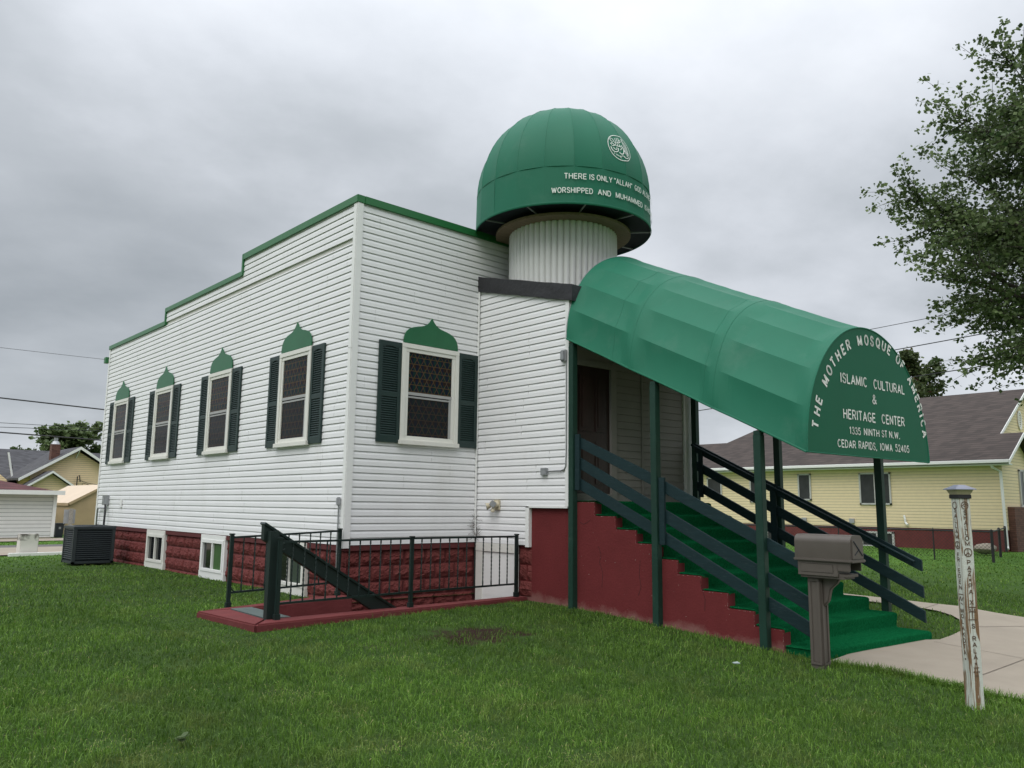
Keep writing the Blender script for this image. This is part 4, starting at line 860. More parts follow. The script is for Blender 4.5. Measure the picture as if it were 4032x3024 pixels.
mb = MB(); mb.box(-.13, -.012, 11.50, 11.68, .50, .74); mb.build('box', STEEL, ds_, bevel=.008); mb = MB(); mb.tube([(-.09, 11.52, .51), (-.10, 11.45, .42), (-.11, 11.42, .2), (-.12, 11.40, -.05)], .026, 8); mb.build('cable', WIRE, ds_, smooth=60)
mb = MB(); mb.tube([(-.07, 11.62, .42), (-.07, 12.15, .42), (-.07, 12.22, .38), (-.07, 12.22, -.6)], .022, 8); mb.build('conduit', STEEL, ds_, smooth=60)
ac = thing('air_conditioner', (-.8, 9.98, -.83), 'charcoal grey louvred air conditioner unit standing on the grass against the building', 'air conditioner')
AX0, AX1, AY0, AY1, AZ0, AZ1 = -1.235, -.36, 9.55, 10.42, -.80, .03
ACM = mat('charcoal_metal', (.030, .038, .042), .45, .1, 6)
mb = MB()
for x in (AX0, AX1-.075):
    for y in (AY0, AY1-.075): mb.box(x, x+.075, y, y+.075, AZ0, AZ1-.05)
mb.box(AX0-.01, AX1+.01, AY0-.01, AY1+.01, AZ1-.065, AZ1); mb.box(AX0, AX1, AY0, AY1, AZ0, AZ0+.06); mb.build('casing', ACM, ac, bevel=.012)
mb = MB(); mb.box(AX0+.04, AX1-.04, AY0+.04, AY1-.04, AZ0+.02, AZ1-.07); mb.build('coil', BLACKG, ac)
mb = MB()
for q in range(15):
    z = AZ0+.10+q*.046
    mb.prism([(AX0+.07, AY0+.006, z), (AX1-.07, AY0+.006, z), (AX1-.07, AY0+.032, z+.020), (AX0+.07, AY0+.032, z+.020)], (0, 0, .010)); mb.prism([(AX0+.006, AY0+.07, z), (AX0+.006, AY1-.07, z), (AX0+.032, AY1-.07, z+.020), (AX0+.032, AY0+.07, z+.020)], (0, 0, .010))
mb.build('louvre_panel', ACM, ac)
mb = MB()
for q in range(1, 8): mb.tube([((AX0+AX1)/2+.05*q*math.cos(R(a)), (AY0+AY1)/2+.05*q*math.sin(R(a)), AZ1+.012) for a in range(0, 361, 20)], .004, 4, cap=False)
mb.build('fan_grille', ACM, ac)
mb = MB()
for i in range(46):
    a = random.random()*6.28; side = random.choice((-1, 1)); p = Vector((XP-.02-(random.random()**2*.03), -.03, .06+random.random()*.35)); dr = Vector((0, -random.random()*.9, 0)) if side > 0 else Vector((-random.random()*1.0, 0, 0)); dr.z = random.uniform(-.5, .6)
    q = [p]; 
    for k in range(6): q.append(q[-1]+dr*.032+Vector((0, 0, random.uniform(-.015, .015))))
    q = [Vector((min(v.x, XP-.018), min(v.y, -.018), v.z)) for v in q]; mb.tube(q, .0022, 3)
mb.tube([(XP-.03, -.03, -.08), (XP-.035, -.035, .15), (XP-.03, -.03, .34)], .006, 4)
tag(mb.build('dead_vine', mat('dry_stem', (.07, .05, .035), .9)), 'dried brown vine clinging to the inner corner above the basement door', 'vine')
mb = MB(); mb.prism([(2.58, -2.28, -.86), (2.64, -2.36, -.87), (2.62, -2.30, -.66), (2.60, -2.27, -.64)], (.04, .02, 0)); tag(mb.build('wood_offcut', mat('raw_wood', (.42, .31, .18), .8)), 'splintered pale wood offcut leaning at the foot of the first canopy post', 'wood')

# ------------------------------------------------------------------ mailbox
mbx = thing('mailbox', (2.17, -6.17, -1.05), 'taupe plastic mailbox on a panelled post in front of the carpeted stairs', 'mailbox')
mb = MB(); px, py = 2.17, -6.17; hw = .072
mb.box(px-hw, px+hw, py-hw, py+hw, -1.15, -.09)
for sx, sy in ((-1, 0), (0, -1)):
    for a in (-.048, .048):
        if sx: mb.box(px-hw-.010, px-hw+.002, py+a-.018, py+a+.018, -1.0, -.16)
        else: mb.box(px+a-.018, px+a+.018, py-hw-.010, py-hw+.002, -1.0, -.16)
    if sx: mb.box(px-hw-.011, px-hw, py-.066, py+.066, -1.02, -.985); mb.box(px-hw-.011, px-hw, py-.066, py+.066, -.16, -.12)
    else: mb.box(px-.066, px+.066, py-hw-.011, py-hw, -1.02, -.985); mb.box(px-.066, px+.066, py-hw-.011, py-hw, -.16, -.12)
mb.build('post', BROWNP, mbx, bevel=.006)
bx0, bx1 = 2.02, 2.31; by0, by1 = -6.625, -6.005
mb = MB(); n = 12
prof = [(bx0+.004, .075), (bx0, .10), (bx0, .26)]+[((bx0+.075)-.075*math.cos(R(a)), .265+.075*math.sin(R(a))) for a in range(0, 91, 15)]+[((bx1-.075)+.075*math.sin(R(a)), .265+.075*math.cos(R(a))) for a in range(0, 91, 15)]+[(bx1, .26), (bx1, .10), (bx1-.004, .075)]
mb.prism([(x, by1, z) for x, z in prof], (0, by0-by1, 0)); mb.build('box', BROWNP, mbx, bevel=.008, smooth=35)
mb = MB(); mb.box(bx0-.012, bx1+.012, by0-.02, by1+.012, .060, .092); mb.build('ledge', BROWNP, mbx, bevel=.008)
mb = MB(); mb.box(bx0+.012, bx1-.012, by0+.15, by1-.025, -.09, .066); mb.box(bx0+.03, bx1-.03, by0+.09, by1-.045, -.115, -.088)
mb.box(bx0+.012, bx0+.03, by0+.02, by0+.16, -.03, .066); mb.box(bx1-.03, bx1-.012, by0+.02, by0+.16, -.03, .066); mb.box(bx0+.03, bx1-.03, by0+.05, by0+.16, -.09, -.06)
mb.box(bx0+.008, bx0+.014, by0+.2, by1-.06, -.055, .035); mb.build('newspaper_slot', BROWNP, mbx, bevel=.006)
mb = MB(); mb.box(bx0+.03, bx1-.03, by0+.152, by0+.156, -.055, .058); mb.build('slot_shade', BLACKG, mbx)  # black plate stands in for the shade inside the slot
mb = MB(); mb.box(bx0+.02, bx1-.02, by0-.012, by0+.004, .095, .300); d_ = mb.build('door', BROWNP, mbx, bevel=.005)
mb = MB(); mb.beam((bx0+.05, by0-.014, .28), (bx1-.05, by0-.014, .13), .006, .012); mb.beam((bx0+.07, by0-.014, .14), (bx1-.12, by0-.014, .20), .006, .006); mb.build('crack', BLACKG, d_)
mb = MB(); mb.prism([(px-.03, py-hw, -.10), (px-.03, py-hw-.19, -.10), (px-.03, py-hw-.17, -.16), (px-.03, py-hw-.09, -.23), (px-.03, py-hw-.06, -.36), (px-.03, py-hw, -.42)], (.06, 0, 0)); mb.build('bracket', BROWNP, mbx, bevel=.01)

# ------------------------------------------------------------------ peace pole
pp = thing('peace_pole', (1.82, -7.78, -1.1), 'weathered white four sided peace pole with stencilled words and a solar lamp cap', 'peace pole')
def polemat():
    m = mat('flaking_white_paint', (.56, .585, .52), .7, .08, 5, .2, 60)
    nt = m.node_tree; b = nt.nodes['Principled BSDF']; L = nt.links.new; src = b.inputs['Base Color'].links[0].from_socket
    g = nt.nodes.new('ShaderNodeNewGeometry'); mp = nt.nodes.new('ShaderNodeMapping'); mp.inputs['Scale'].default_value = (30, 30, 1.6); L(g.outputs['Position'], mp.inputs[0])
    n = nt.nodes.new('ShaderNodeTexNoise'); n.inputs['Scale'].default_value = 1; n.inputs['Detail'].default_value = 3; n.inputs['Distortion'].default_value = 1.2; L(mp.outputs[0], n.inputs['Vector'])
    r = nt.nodes.new('ShaderNodeMapRange'); r.inputs[1].default_value = .53; r.inputs[2].default_value = .585; L(n.outputs[0], r.inputs[0])
    mx = nt.nodes.new('ShaderNodeMixRGB'); L(r.outputs[0], mx.inputs[0]); L(src, mx.inputs[1]); mx.inputs[2].default_value = (.20, .115, .055, 1)
    n2 = nt.nodes.new('ShaderNodeTexNoise'); mp2 = nt.nodes.new('ShaderNodeMapping'); mp2.inputs['Scale'].default_value = (60, 60, 1.2); L(g.outputs['Position'], mp2.inputs[0]); n2.inputs['Scale'].default_value = 1; L(mp2.outputs[0], n2.inputs['Vector'])
    r2 = nt.nodes.new('ShaderNodeMapRange'); r2.inputs[1].default_value = .60; r2.inputs[2].default_value = .66; r2.inputs[4].default_value = .6; L(n2.outputs[0], r2.inputs[0])
    mx2 = nt.nodes.new('ShaderNodeMixRGB'); L(r2.outputs[0], mx2.inputs[0]); L(mx.outputs[0], mx2.inputs[1]); mx2.inputs[2].default_value = (.30, .29, .24, 1)
    L(mx2.outputs[0], b.inputs['Base Color']); return m
PC = Vector((1.80, -7.78, 0)); PA = math.atan2(-.786, -.617); PH = .055
n1_ = Vector((math.cos(PA), math.sin(PA), 0)); n2_ = Vector((math.cos(PA-math.pi/2), math.sin(PA-math.pi/2), 0))
mb = MB(); mb.obox(PC+Vector((0, 0, -.21)), n1_*PH, n2_*PH, Vector((0, 0, .94))); pole = mb.build('shaft', polemat(), pp, bevel=.004)
mb = MB(); INKB = mat('dark_brown_ink', (.12, .075, .045), .8, .25, 20)
def face(nv_, rt): return lambda x, y: PC+nv_*(PH+.003)+rt*x+Vector((0, 0, y))
def vline(fn, items):
    for s, y, h in items: put_text(mb, s, fn, h, 0, y-h/2, center=True, wt=.17)
def ring(fn, y, r_, peace=True):
    P2 = [(r_*math.cos(R(a)), y+r_*math.sin(R(a))) for a in range(0, 361, 20)]
    for a, b in zip(P2, P2[1:]):
        k = .80; mb.quad(fn(*a), fn(*b), fn(b[0]*k, y+(b[1]-y)*k), fn(a[0]*k, y+(a[1]-y)*k))
    if peace:
        for an in (90, 270, 225, 315):
            d = Vector((math.cos(R(an)), math.sin(R(an)))); s_ = Vector((-d.y, d.x))*.0035; o_ = Vector((0, y)); e_ = o_+d*r_*.85; mb.quad(fn(*(o_-s_)), fn(*(e_-s_)), fn(*(e_+s_)), fn(*(o_+s_)))
# right-hand face: n1_, its image-right direction
rt1 = Vector((-n1_.y, n1_.x, 0)); rt2 = Vector((-n2_.y, n2_.x, 0))
f1 = face(n1_, rt1); f2 = face(n2_, rt2)
def glyph(fn, y, segs, k=.036):
    for (x0, y0, x1, y1) in segs: 
        a = Vector((x0*k, y+y0*k)); b = Vector((x1*k, y+y1*k)); d = (b-a).normalized(); s_ = Vector((-d.y, d.x))*.004; mb.quad(fn(*(a-s_)), fn(*(b-s_)), fn(*(b+s_)), fn(*(a+s_)))
L1 = [('S', .591), ('H', .545), ('A', .500), ('L', .455), ('L', .410), ('O', .362), ('M', .316), ('P', .150), ('A', .100), ('Z', .054), ('*', -.005), ('P', -.055), ('A', -.108), ('X', -.198), ('S', -.404), ('R', -.510), ('A', -.563), ('L', -.616), ('A', -.669), ('*', -.725)]
L2 = [('S', .612), ('A', .560), ('L', .515), ('L', .470), ('A', .422), ('M', .375), ('F', .213), ('R', .170), ('I', .127), ('E', .074), ('D', .025), ('E', -.026), ('N', -.076), ('W', -.278), ('O', -.324), ('L', -.372), ('A', -.430), ('K', -.483), ('O', -.536), ('T', -.586), ('A', -.638), ('*', -.695)]
def words(fn, L, h):
    global mb
    cur = []
    for k, it in enumerate(L+[(None, -9)]):
        if cur and (it[0] is None or it[0] == '*' or cur[-1][1]-it[1] > .085): mb = MB(); vline(fn, [(c, z, h) for c, z in cur]); mb.build('lettering', INKB, pole, recalc=False); cur = []
        if it[0]: cur.append(it)
def sym(f, *a): 
    global mb
    mb = MB(); f(*a); mb.build('symbol', INKB, pole, recalc=False)
words(f1, L1, .042); words(f2, L2, .040); words(f1, [('VFP', -.762), ('#169', -.795), ('OR', -.828)], .018)
sym(glyph, f1, -.284, [(-1, 1.2, 1, 1.2), (-.9, .1, .9, .1), (0, 1.2, 0, -1.6), (-.6, .8, -.4, .3), (.6, .8, .4, .3), (-1.1, -1.8, 1.1, -1.8)])
sym(ring, f1, .655, .036, False); sym(ring, f1, .237, .040); sym(glyph, f1, .655, [(-.8, -.2, .1, .5), (.1, .5, .8, -.1), (-.3, -.3, .3, -.1)])
sym(glyph, f2, -.175, [(-1, 1.1, 1, 1.1), (-.8, -.6, -.3, .6), (-.3, .6, .1, -.5), (.1, -.5, .8, .5), (-.4, -1.0, .5, -1.3)]); sym(ring, f2, .655, .034, False); sym(ring, f2, .299, .036)
def sqr(c, h, z, rot): return [c+(n1_*a+n2_*b)*h+Vector((0, 0, z)) for a, b in ((-1, -1), (1, -1), (1, 1), (-1, 1))]
mb = MB(); mb.obox(PC+Vector((0, 0, .735)), n1_*.066, n2_*.066, Vector((0, 0, .018))); mb.build('collar', WIRE, pp, bevel=.003)
mb = MB(); a = sqr(PC, .060, .753, 0); b = sqr(PC, .080, .798, 0)
for q in range(4): mb.quad(a[q], a[(q+1) % 4], b[(q+1) % 4], b[q])
mb.build('lamp_glass', mat('clear_amber_plastic', (.50, .45, .30), .15), pp)
mb = MB(); a = sqr(PC, .100, .798, 0); b = sqr(PC, .096, .805, 0); c_ = sqr(PC, .030, .842, 0); mb.poly(a)
for lo, hi in ((a, b), (b, c_)):
    for q in range(4): mb.quad(lo[q], lo[(q+1) % 4], hi[(q+1) % 4], hi[q])
mb.poly(c_); mb.build('lamp_cap', mat('grey_blue_lamp_plastic', (.17, .18, .23), .3), pp)
mb = MB(); mb.prism([(1.13, -5.79, -.95), (1.20, -5.81, -.955), (1.21, -5.77, -.945), (1.15, -5.75, -.95)], (0, 0, .008)); tag(mb.build('paper_scrap', mat('pale_blue_paper', (.30, .36, .34), .7)), 'small pale scrap of litter lying in the grass left of the mailbox', 'litter')

mb = MB(); mb.tone = []; wb = Vector((-4.1, -5.0, G(-4.1, -5.0)))
for q in range(9):
    a = q*2.4; d = Vector((math.cos(a), math.sin(a), .45+.1*(q % 3))).normalized(); s_ = d.cross(Vector((0, 0, 1))).normalized(); L_ = .038+.010*(q % 3); p = wb+Vector((0, 0, .045+.003*q))
    mb.poly([p, p+d*L_*.3+s_*L_*.33, p+d*L_*.75+s_*L_*.36, p+d*L_*1.1-Vector((0, 0, .008)), p+d*L_*.75-s_*L_*.36, p+d*L_*.3-s_*L_*.33]); mb.tone.append(.30+.05*(q % 4))
tag(mb.build('broadleaf_weed', LEAF, recalc=False), 'small broadleaf weed growing out of the front lawn', 'weed')
# ------------------------------------------------------------------ background, left
ga = thing('garage', (0, 27, -.92), 'white sided garage with a maroon shingle roof across the alley', 'garage')
mb = MB(); mb.box(-7, 2.15, 26.3, 33, -.86, .9); mb.build('wall', GSID, ga); mb = MB(); mb.box(-7.05, 2.18, 26.25, 33.05, -.95, -.86); mb.build('foundation', CONC, ga)
mb = MB(); a_, b_, c_, d2_ = (2.35, 25.95, .92), (2.35, 33.4, .92), (-7.4, 33.4, .92), (-7.4, 25.95, .92); e_, f_ = (-1.35, 29.68, 1.80), (-3.7, 29.68, 1.80)
mb.poly([d2_, a_, e_, f_]); mb.poly([a_, b_, e_]); mb.poly([b_, c_, f_, e_]); mb.poly([c_, d2_, f_]); mb.box(-7.4, 2.35, 25.96, 33.4, .83, .918); mb.build('roof', RDSH, ga)
mb = MB(); mb.box(-7.4, 2.37, 25.90, 25.95, .82, .99); mb.box(2.05, 2.17, 26.22, 26.3, -.86, .83); mb.build('fascia', TRIMW, ga)
cn2 = thing('tarp_shelter', (4.5, 31, -.92), 'tan tarpaulin carport shelter beside the white garage', 'shelter')
mb = MB(); nx = 16
mb.poly([(3.42, 29.5, -.95), (6.3, 29.5, -.95), (6.3, 29.5, .52), (4.85, 29.5, 1.34), (3.42, 29.5, .50)]); mb.quad((3.42, 29.5, -.95), (3.42, 29.5, .5), (3.42, 36, .5), (3.42, 36, -.95)); mb.quad((6.3, 29.5, -.95), (6.3, 29.5, .5), (6.3, 36, .5), (6.3, 36, -.95)); mb.build('side_wall', TARP, cn2, recalc=False)
mb = MB(); mb.quad((3.36, 29.42, .49), (4.85, 29.42, 1.36), (4.85, 36, 1.36), (3.36, 36, .49)); mb.quad((4.85, 29.42, 1.36), (6.36, 29.42, .49), (6.36, 36, .49), (4.85, 36, 1.36)); mb.build('roof', TARPR, cn2)
mb = MB(); mb.quad((3.355, 29.415, .37), (3.355, 29.415, .495), (3.355, 36, .495), (3.355, 36, .37)); mb.prism([(3.35, 29.41, .50), (4.85, 29.41, 1.365), (4.85, 29.41, 1.27), (3.42, 29.41, .40)], (0, .02, 0)); mb.build('valance', TARP, cn2)
bn = thing('trash_bin', (2.46, 27.0, -.92), 'dark blue wheeled trash bin at the corner of the white garage', 'trash bin')
mb = MB(); mb.prism([(2.34, 26.7, -.92), (2.60, 26.7, -.92), (2.60, 27.0, -.92), (2.34, 27.0, -.92)], (0, 0, .55)); 
for i in (4, 5, 6, 7): v = Vector(mb.v[i]); mb.v[i] = tuple(Vector((2.47, 26.85, v.z))+(v-Vector((2.47, 26.85, v.z)))*1.18)
mb.build('body', BINM, bn); mb = MB(); mb.box(2.29, 2.65, 26.64, 27.06, -.37, -.32); mb.build('lid', BINM, bn, bevel=.01); mb = MB(); mb.box(2.43, 2.51, 26.66, 26.668, -.56, -.47); mb.build('emblem', GREYP, bn)
hl = thing('yellow_house', (6, 45, -.92), 'yellow sided house with dark grey roof and brick chimney behind the garage', 'house')
mb = MB(); mb.prism([(4.35, 42.3, -.95), (9.2, 42.3, -.95), (9.2, 42.3, 2.05), (6.75, 42.3, 3.50), (4.35, 42.3, 2.05)], (0, 9, 0)); mb.prism([(4.2, 40.8, -.95), (5.95, 40.8, -.95), (5.95, 40.8, 1.5), (5.08, 40.8, 2.1), (4.2, 40.8, 1.5)], (0, 2, 0)); mb.box(-4, 16, 46, 54, -.95, 1.6); mb.prism([(-4.4, 45.2, -.95), (3.75, 45.2, -.95), (3.75, 45.2, 1.75), (-.3, 45.2, 5.2), (-4.4, 45.2, 1.7)], (0, 3, 0)); mb.build('wall', YSID2, hl)
def gable(mb, x0, xm, x1, z0, zm, y0, y1, t_=.12):
    mb.prism([(x0, y0, z0), (xm, y0, zm), (x1, y0, z0), (x1, y0, z0-t_), (xm, y0, zm-t_), (x0, y0, z0-t_)], (0, y1-y0, 0))
mb = MB(); gable(mb, 3.72, 6.75, 9.75, 1.85, 3.78, 41.85, 50); gable(mb, 3.85, 5.08, 6.30, 1.40, 2.26, 40.45, 42.3); mb.prism([(-7, 45.5, 1.5), (-7, 50, 3.86), (-7, 54.5, 1.5)], (27, 0, 0)); 
rf = mb.build('roof', GRSH, hl)
mb = MB(); mb.box(5.50, 5.96, 43.2, 43.7, 2.6, 3.92); mb.build('chimney', BRICK, rf); mb = MB(); mb.lathe([(.26, 3.92), (.16, 4.1), (.11, 4.12), (.11, 4.32), (.14, 4.33)], (5.73, 43.45, 0), 12); mb.build('chimney_cap', STEEL, rf)
mb = MB()
for x0, z0, x1, z1, y, h in ((3.68, 1.82, 6.75, 3.77, 41.82, .17), (6.75, 3.77, 9.80, 1.82, 41.82, .17), (3.82, 1.38, 5.08, 2.25, 40.42, .12), (5.08, 2.25, 6.33, 1.38, 40.42, .12)): mb.prism([(x0, y, z0), (x1, y, z1), (x1, y, z1-h), (x0, y, z0-h)], (0, .03, 0))
mb.box(5.88, 5.98, 40.75, 40.79, -.9, 1.45); mb.prism([(3.6, 45.1, 3.4), (3.7, 45.1, 3.4), (4.05, 45.1, 1.8), (3.95, 45.1, 1.8)], (0, .05, 0)); mb.beam((6.70, 41.9, 3.55), (6.62, 42.28, 3.1), .05, .06); mb.build('bargeboard', TRIMW, hl)
mb = MB(); mb.box(6.95, 7.85, 42.2, 42.26, .9, 1.36); mb.build('window', GLASSDK, hl)
mb = MB(); mb.tube([(6.75, 42.1, .9), (6.75, 42.1, 2.0), (6.85, 42.1, 2.1), (6.92, 42.1, 1.7)], .03, 6); mb.tube([(6.75, 42.1, 1.85), (7.3, 42.1, 1.65), (7.9, 42.0, 1.55)], .02, 4); mb.tube([(6.95, 42.0, 1.3), (7.05, 42, 1.65), (7.9, 42, 1.35)], .02, 4); mb.build('service_mast', WIRE, hl)
mb = MB(); mb.tube([(4.16, 46.7, 2.3), (4.16, 46.7, 2.72)], .05, 8); mb.tube([(4.16, 46.7, 2.5), (4.16, 46.7, 2.56)], .10, 8); mb.build('roof_vent', WIRE, rf)
cb_ = MB(); cb_.box(-1.12, -.67, 15.38, 15.8, -.92, -.33)
def stained():
    m = mat('stained_white_block', (.62, .60, .55), .8, .06, 4); nt = m.node_tree; b = nt.nodes['Principled BSDF']; L = nt.links.new; src = b.inputs['Base Color'].links[0].from_socket
    g = nt.nodes.new('ShaderNodeNewGeometry'); s = nt.nodes.new('ShaderNodeSeparateXYZ'); L(g.outputs['Position'], s.inputs[0]); n = nt.nodes.new('ShaderNodeTexNoise'); n.inputs['Scale'].default_value = 7; n.inputs['Detail'].default_value = 5; L(g.outputs['Position'], n.inputs['Vector'])
    a = nt.nodes.new('ShaderNodeMath'); a.operation = 'GREATER_THAN'; L(s.outputs[2], a.inputs[0]); a.inputs[1].default_value = -.52; r = nt.nodes.new('ShaderNodeMapRange'); r.inputs[1].default_value = .42; r.inputs[2].default_value = .62; L(n.outputs[0], r.inputs[0]); mu = nt.nodes.new('ShaderNodeMath'); mu.operation = 'MULTIPLY'; L(a.outputs[0], mu.inputs[0]); L(r.outputs[0], mu.inputs[1])
    mx = nt.nodes.new('ShaderNodeMixRGB'); L(mu.outputs[0], mx.inputs[0]); L(src, mx.inputs[1]); mx.inputs[2].default_value = (.16, .15, .13, 1); L(mx.outputs[0], b.inputs['Base Color']); return m
tag(cb_.build('concrete_block', stained(), bevel=.02), 'upright white concrete block with dark stains along its top at the pad edge', 'block')
sp_ = thing('sign_post', (1.22, 20, -.9), 'wooden post carrying a grey sign seen from behind, in front of the tan shelter', 'sign')
mb = MB(); mb.box(1.16, 1.27, 19.95, 20.05, -1.0, .33); mb.build('post', mat('weathered_post', (.30, .28, .24), .9, .3, 20), sp_); mb = MB(); mb.box(1.01, 1.36, 20.055, 20.07, -.17, .30); mb.build('panel', GREYP, sp_)

# ------------------------------------------------------------------ background, right
hr = thing('long_yellow_house', (33, 8, -.9), 'long pale yellow house with brown shingle roof and maroon foundation behind the canopy', 'house')
mb = MB(); mb.box(30, 38, .2, 16.2, -.12, 2.5); mb.prism([(30.02, .20, 2.5), (33.9, .20, 2.5), (31.85, .20, 3.76)], (0, .7, 0)); mb.prism([(30.05, .95, 2.5), (42, .95, 2.5), (36, .95, 6.05)], (0, .5, 0)); mb.box(31, 37, 14.6, 20, -.12, 2.5); mb.build('wall', YSID, hr)
mb = MB(); mb.box(30.03, 38, .23, 16, -1.1, -.12); mb.build('foundation', REDFND, hr); mb = MB(); mb.box(30.3, 38.3, -.05, .199, -1.0, .80); mb.build('brick_skirt', BRICK, hr)
mb = MB()
SL = (6.2-2.62)/6.0
def rz(x): return 2.62+(x-29.72)*SL*.985
mb.prism([(29.62, -.2, rz(29.62)), (33.75, -.2, 4.40+.0), (33.75, 1.3, 4.40), (29.62, 1.3, rz(29.62))], (0, 0, -.10)) if False else None
# main hip-ended roof and lower front gable
mb.prism([(29.6, .72, 2.60), (36, .72, 6.25), (42.4, .72, 2.60), (42.4, .72, 2.50), (36, .72, 6.15), (29.6, .72, 2.50)], (0, 10.78, 0))
mb.poly([(29.6, 11.5, 2.60), (36, 11.5, 6.25), (29.6, 16.6, 2.60)]); mb.poly([(36, 11.5, 6.25), (42.4, 11.5, 2.6), (42.4, 16.6, 2.6), (29.6, 16.6, 2.6)])
mb.prism([(29.6, -.15, 2.603), (31.85, -.15, 3.886), (34.15, -.15, 2.603), (34.15, -.15, 2.50), (31.85, -.15, 3.786), (29.6, -.15, 2.50)], (0, .868, 0))
mb.prism([(31.0, 14.5, 2.4), (34, 14.5, 4.34), (37, 14.5, 2.4)], (0, 5.8, 0)); mb.build('roof', BRSH, hr, recalc=True)
mb = MB(); mb.box(29.48, 29.60, -.22, 16.6, 2.52, 2.66); mb.box(29.6, 30.0, -.2, 16.4, 2.44, 2.5); mb.build('gutter', TRIMW, hr, bevel=.02)
mb = MB(); mb.tube([(29.66, .50, 2.5), (29.72, .45, 2.36), (29.93, .24, 2.20), (29.93, .20, -.75), (29.8, .16, -.85)], .055, 6); mb.build('downspout', TRIMW, hr); mb = MB(); mb.box(29.965, 30.0, .195, .30, -.12, 2.45); mb.build('corner_trim', YSID, hr)
mb = MB()
for x0, z0, x1, z1, y in ((29.6, 2.58, 31.85, 3.87, -.18), (31.85, 3.87, 34.15, 2.58, -.18), (31.9, 3.89, 36, 6.24, .69), (36, 6.24, 39, 4.55, .69)): mb.prism([(x0, y, z0), (x1, y, z1), (x1, y, z1-.15), (x0, y, z0-.15)], (0, .03, 0))
mb.build('bargeboard', TRIMW, hr)
WFR = mat('aluminium_frame', (.5, .5, .48), .4); HGL = mat('hazy_screen', (.040, .042, .043), .3, .3, 2, spec=.4)
def hwin(y0, y1, z0, z1, two):
    m_ = MB(); t_ = .07
    for a in ((y0, y0+t_, z0, z1), (y1-t_, y1, z0, z1), (y0, y1, z0, z0+t_), (y0, y1, z1-t_, z1)): m_.box(29.94, 30.0, *a)
    if two: ym = (y0+y1)/2; m_.box(29.942, 30.0, ym-.03, ym+.03, z0+t_, z1-t_)
    f = m_.build('window', WFR, hr); g = MB(); g.quad((29.97, y0+.03, z0+.03), (29.97, y1-.03, z0+.03), (29.97, y1-.03, z1-.03), (29.97, y0+.03, z1-.03)); g.build('pane', HGL, f, recalc=False)
hwin(4.60, 6.0, .85, 2.27, True); hwin(8.31, 8.97, 1.03, 2.29, False); hwin(10.9, 11.57, .92, 2.12, False); hwin(13.2, 14.1, 1.2, 2.2, False)
m_ = MB()
for a, b in ((31.95, 32.05), (32.45, 32.53), (33.0, 33.08)): m_.box(a, b, .14, .2, .88, 2.34)
m_.box(31.95, 33.08, .14, .2, .80, .90); m_.box(31.95, 33.08, .14, .2, 2.28, 2.36); f = m_.build('window', WFR, hr); g = MB(); g.quad((31.98, .16, .9), (33.05, .16, .9), (33.05, .16, 2.3), (31.98, .16, 2.3)); g.build('pane', HGL, f)
for y0, y1 in ((4.58, 6.05), (10.2, 11.2)):
    m_ = MB(); m_.box(29.96, 30.03, y0, y1, -1.0, -.92); m_.box(29.96, 30.03, y0, y0+.09, -.92, -.33); m_.box(29.96, 30.03, y1-.09, y1, -.92, -.33); m_.box(29.96, 30.03, y0, y1, -.40, -.32); m_.box(29.962, 30.03, (y0+y1)/2-.04, (y0+y1)/2+.04, -.92, -.40)
    f = m_.build('basement_window', WFR, hr); g = MB(); g.quad((30.0, y0, -.95), (30.0, y1, -.95), (30.0, y1, -.35), (30.0, y0, -.35)); g.build('pane', HGL, f)
m_ = MB(); m_.tube([(29.95, 4.10, .40), (29.93, 4.06, .25), (29.93, 4.05, .10), (29.9, 3.98, .03), (29.85, 3.92, .0)], .045, 8); m_.build('vent_pipe', TRIMW, hr); m_ = MB()
for y in (6.3, 8.6): m_.box(29.9, 30, y, y+.22, .02, .22)
m_.build('vent_hood', GREYP, hr)
m_ = MB(); m_.lathe([(.34, 0), (.34, .04), (.26, .04), (.26, 0)], (0, 0, 0), 20); 
for i, v in enumerate(m_.v): m_.v[i] = (35.4+v[0]*.75, .93-v[2], 4.75+v[1]*1.3)
for q in range(6): m_.box(35.2, 35.6, .91, .94, 4.48+q*.1, 4.53+q*.1)
m_.build('gable_vent', TRIMW, hr)
cf = thing('chain_link_fence', (22, 4, -.85), 'black chain link fence along the yellow house lawn', 'fence')
FP = [(22, 13), (22, 9.6), (22, 6.4), (22, 3.2), (22.0, .0), (22.1, -1.70), (25.6, -.85), (29.6, .15)]
for i, (x, y) in enumerate(FP):
    m_ = MB(); r_ = .045 if i in (5, 6, 7) else .024; m_.tube([(x, y, -1.05), (x, y, .03)], r_, 8); m_.tube([(x, y, .03), (x, y, .055)], [r_*1.2, r_*.4], 8); m_.build('post', WIRE, cf)
m_ = MB()
for a, b in zip(FP, FP[1:]): m_.tube([(*a, -.02), (*b, -.02)], .026, 6)
m_.build('top_rail', WIRE, cf)
m_ = MB()
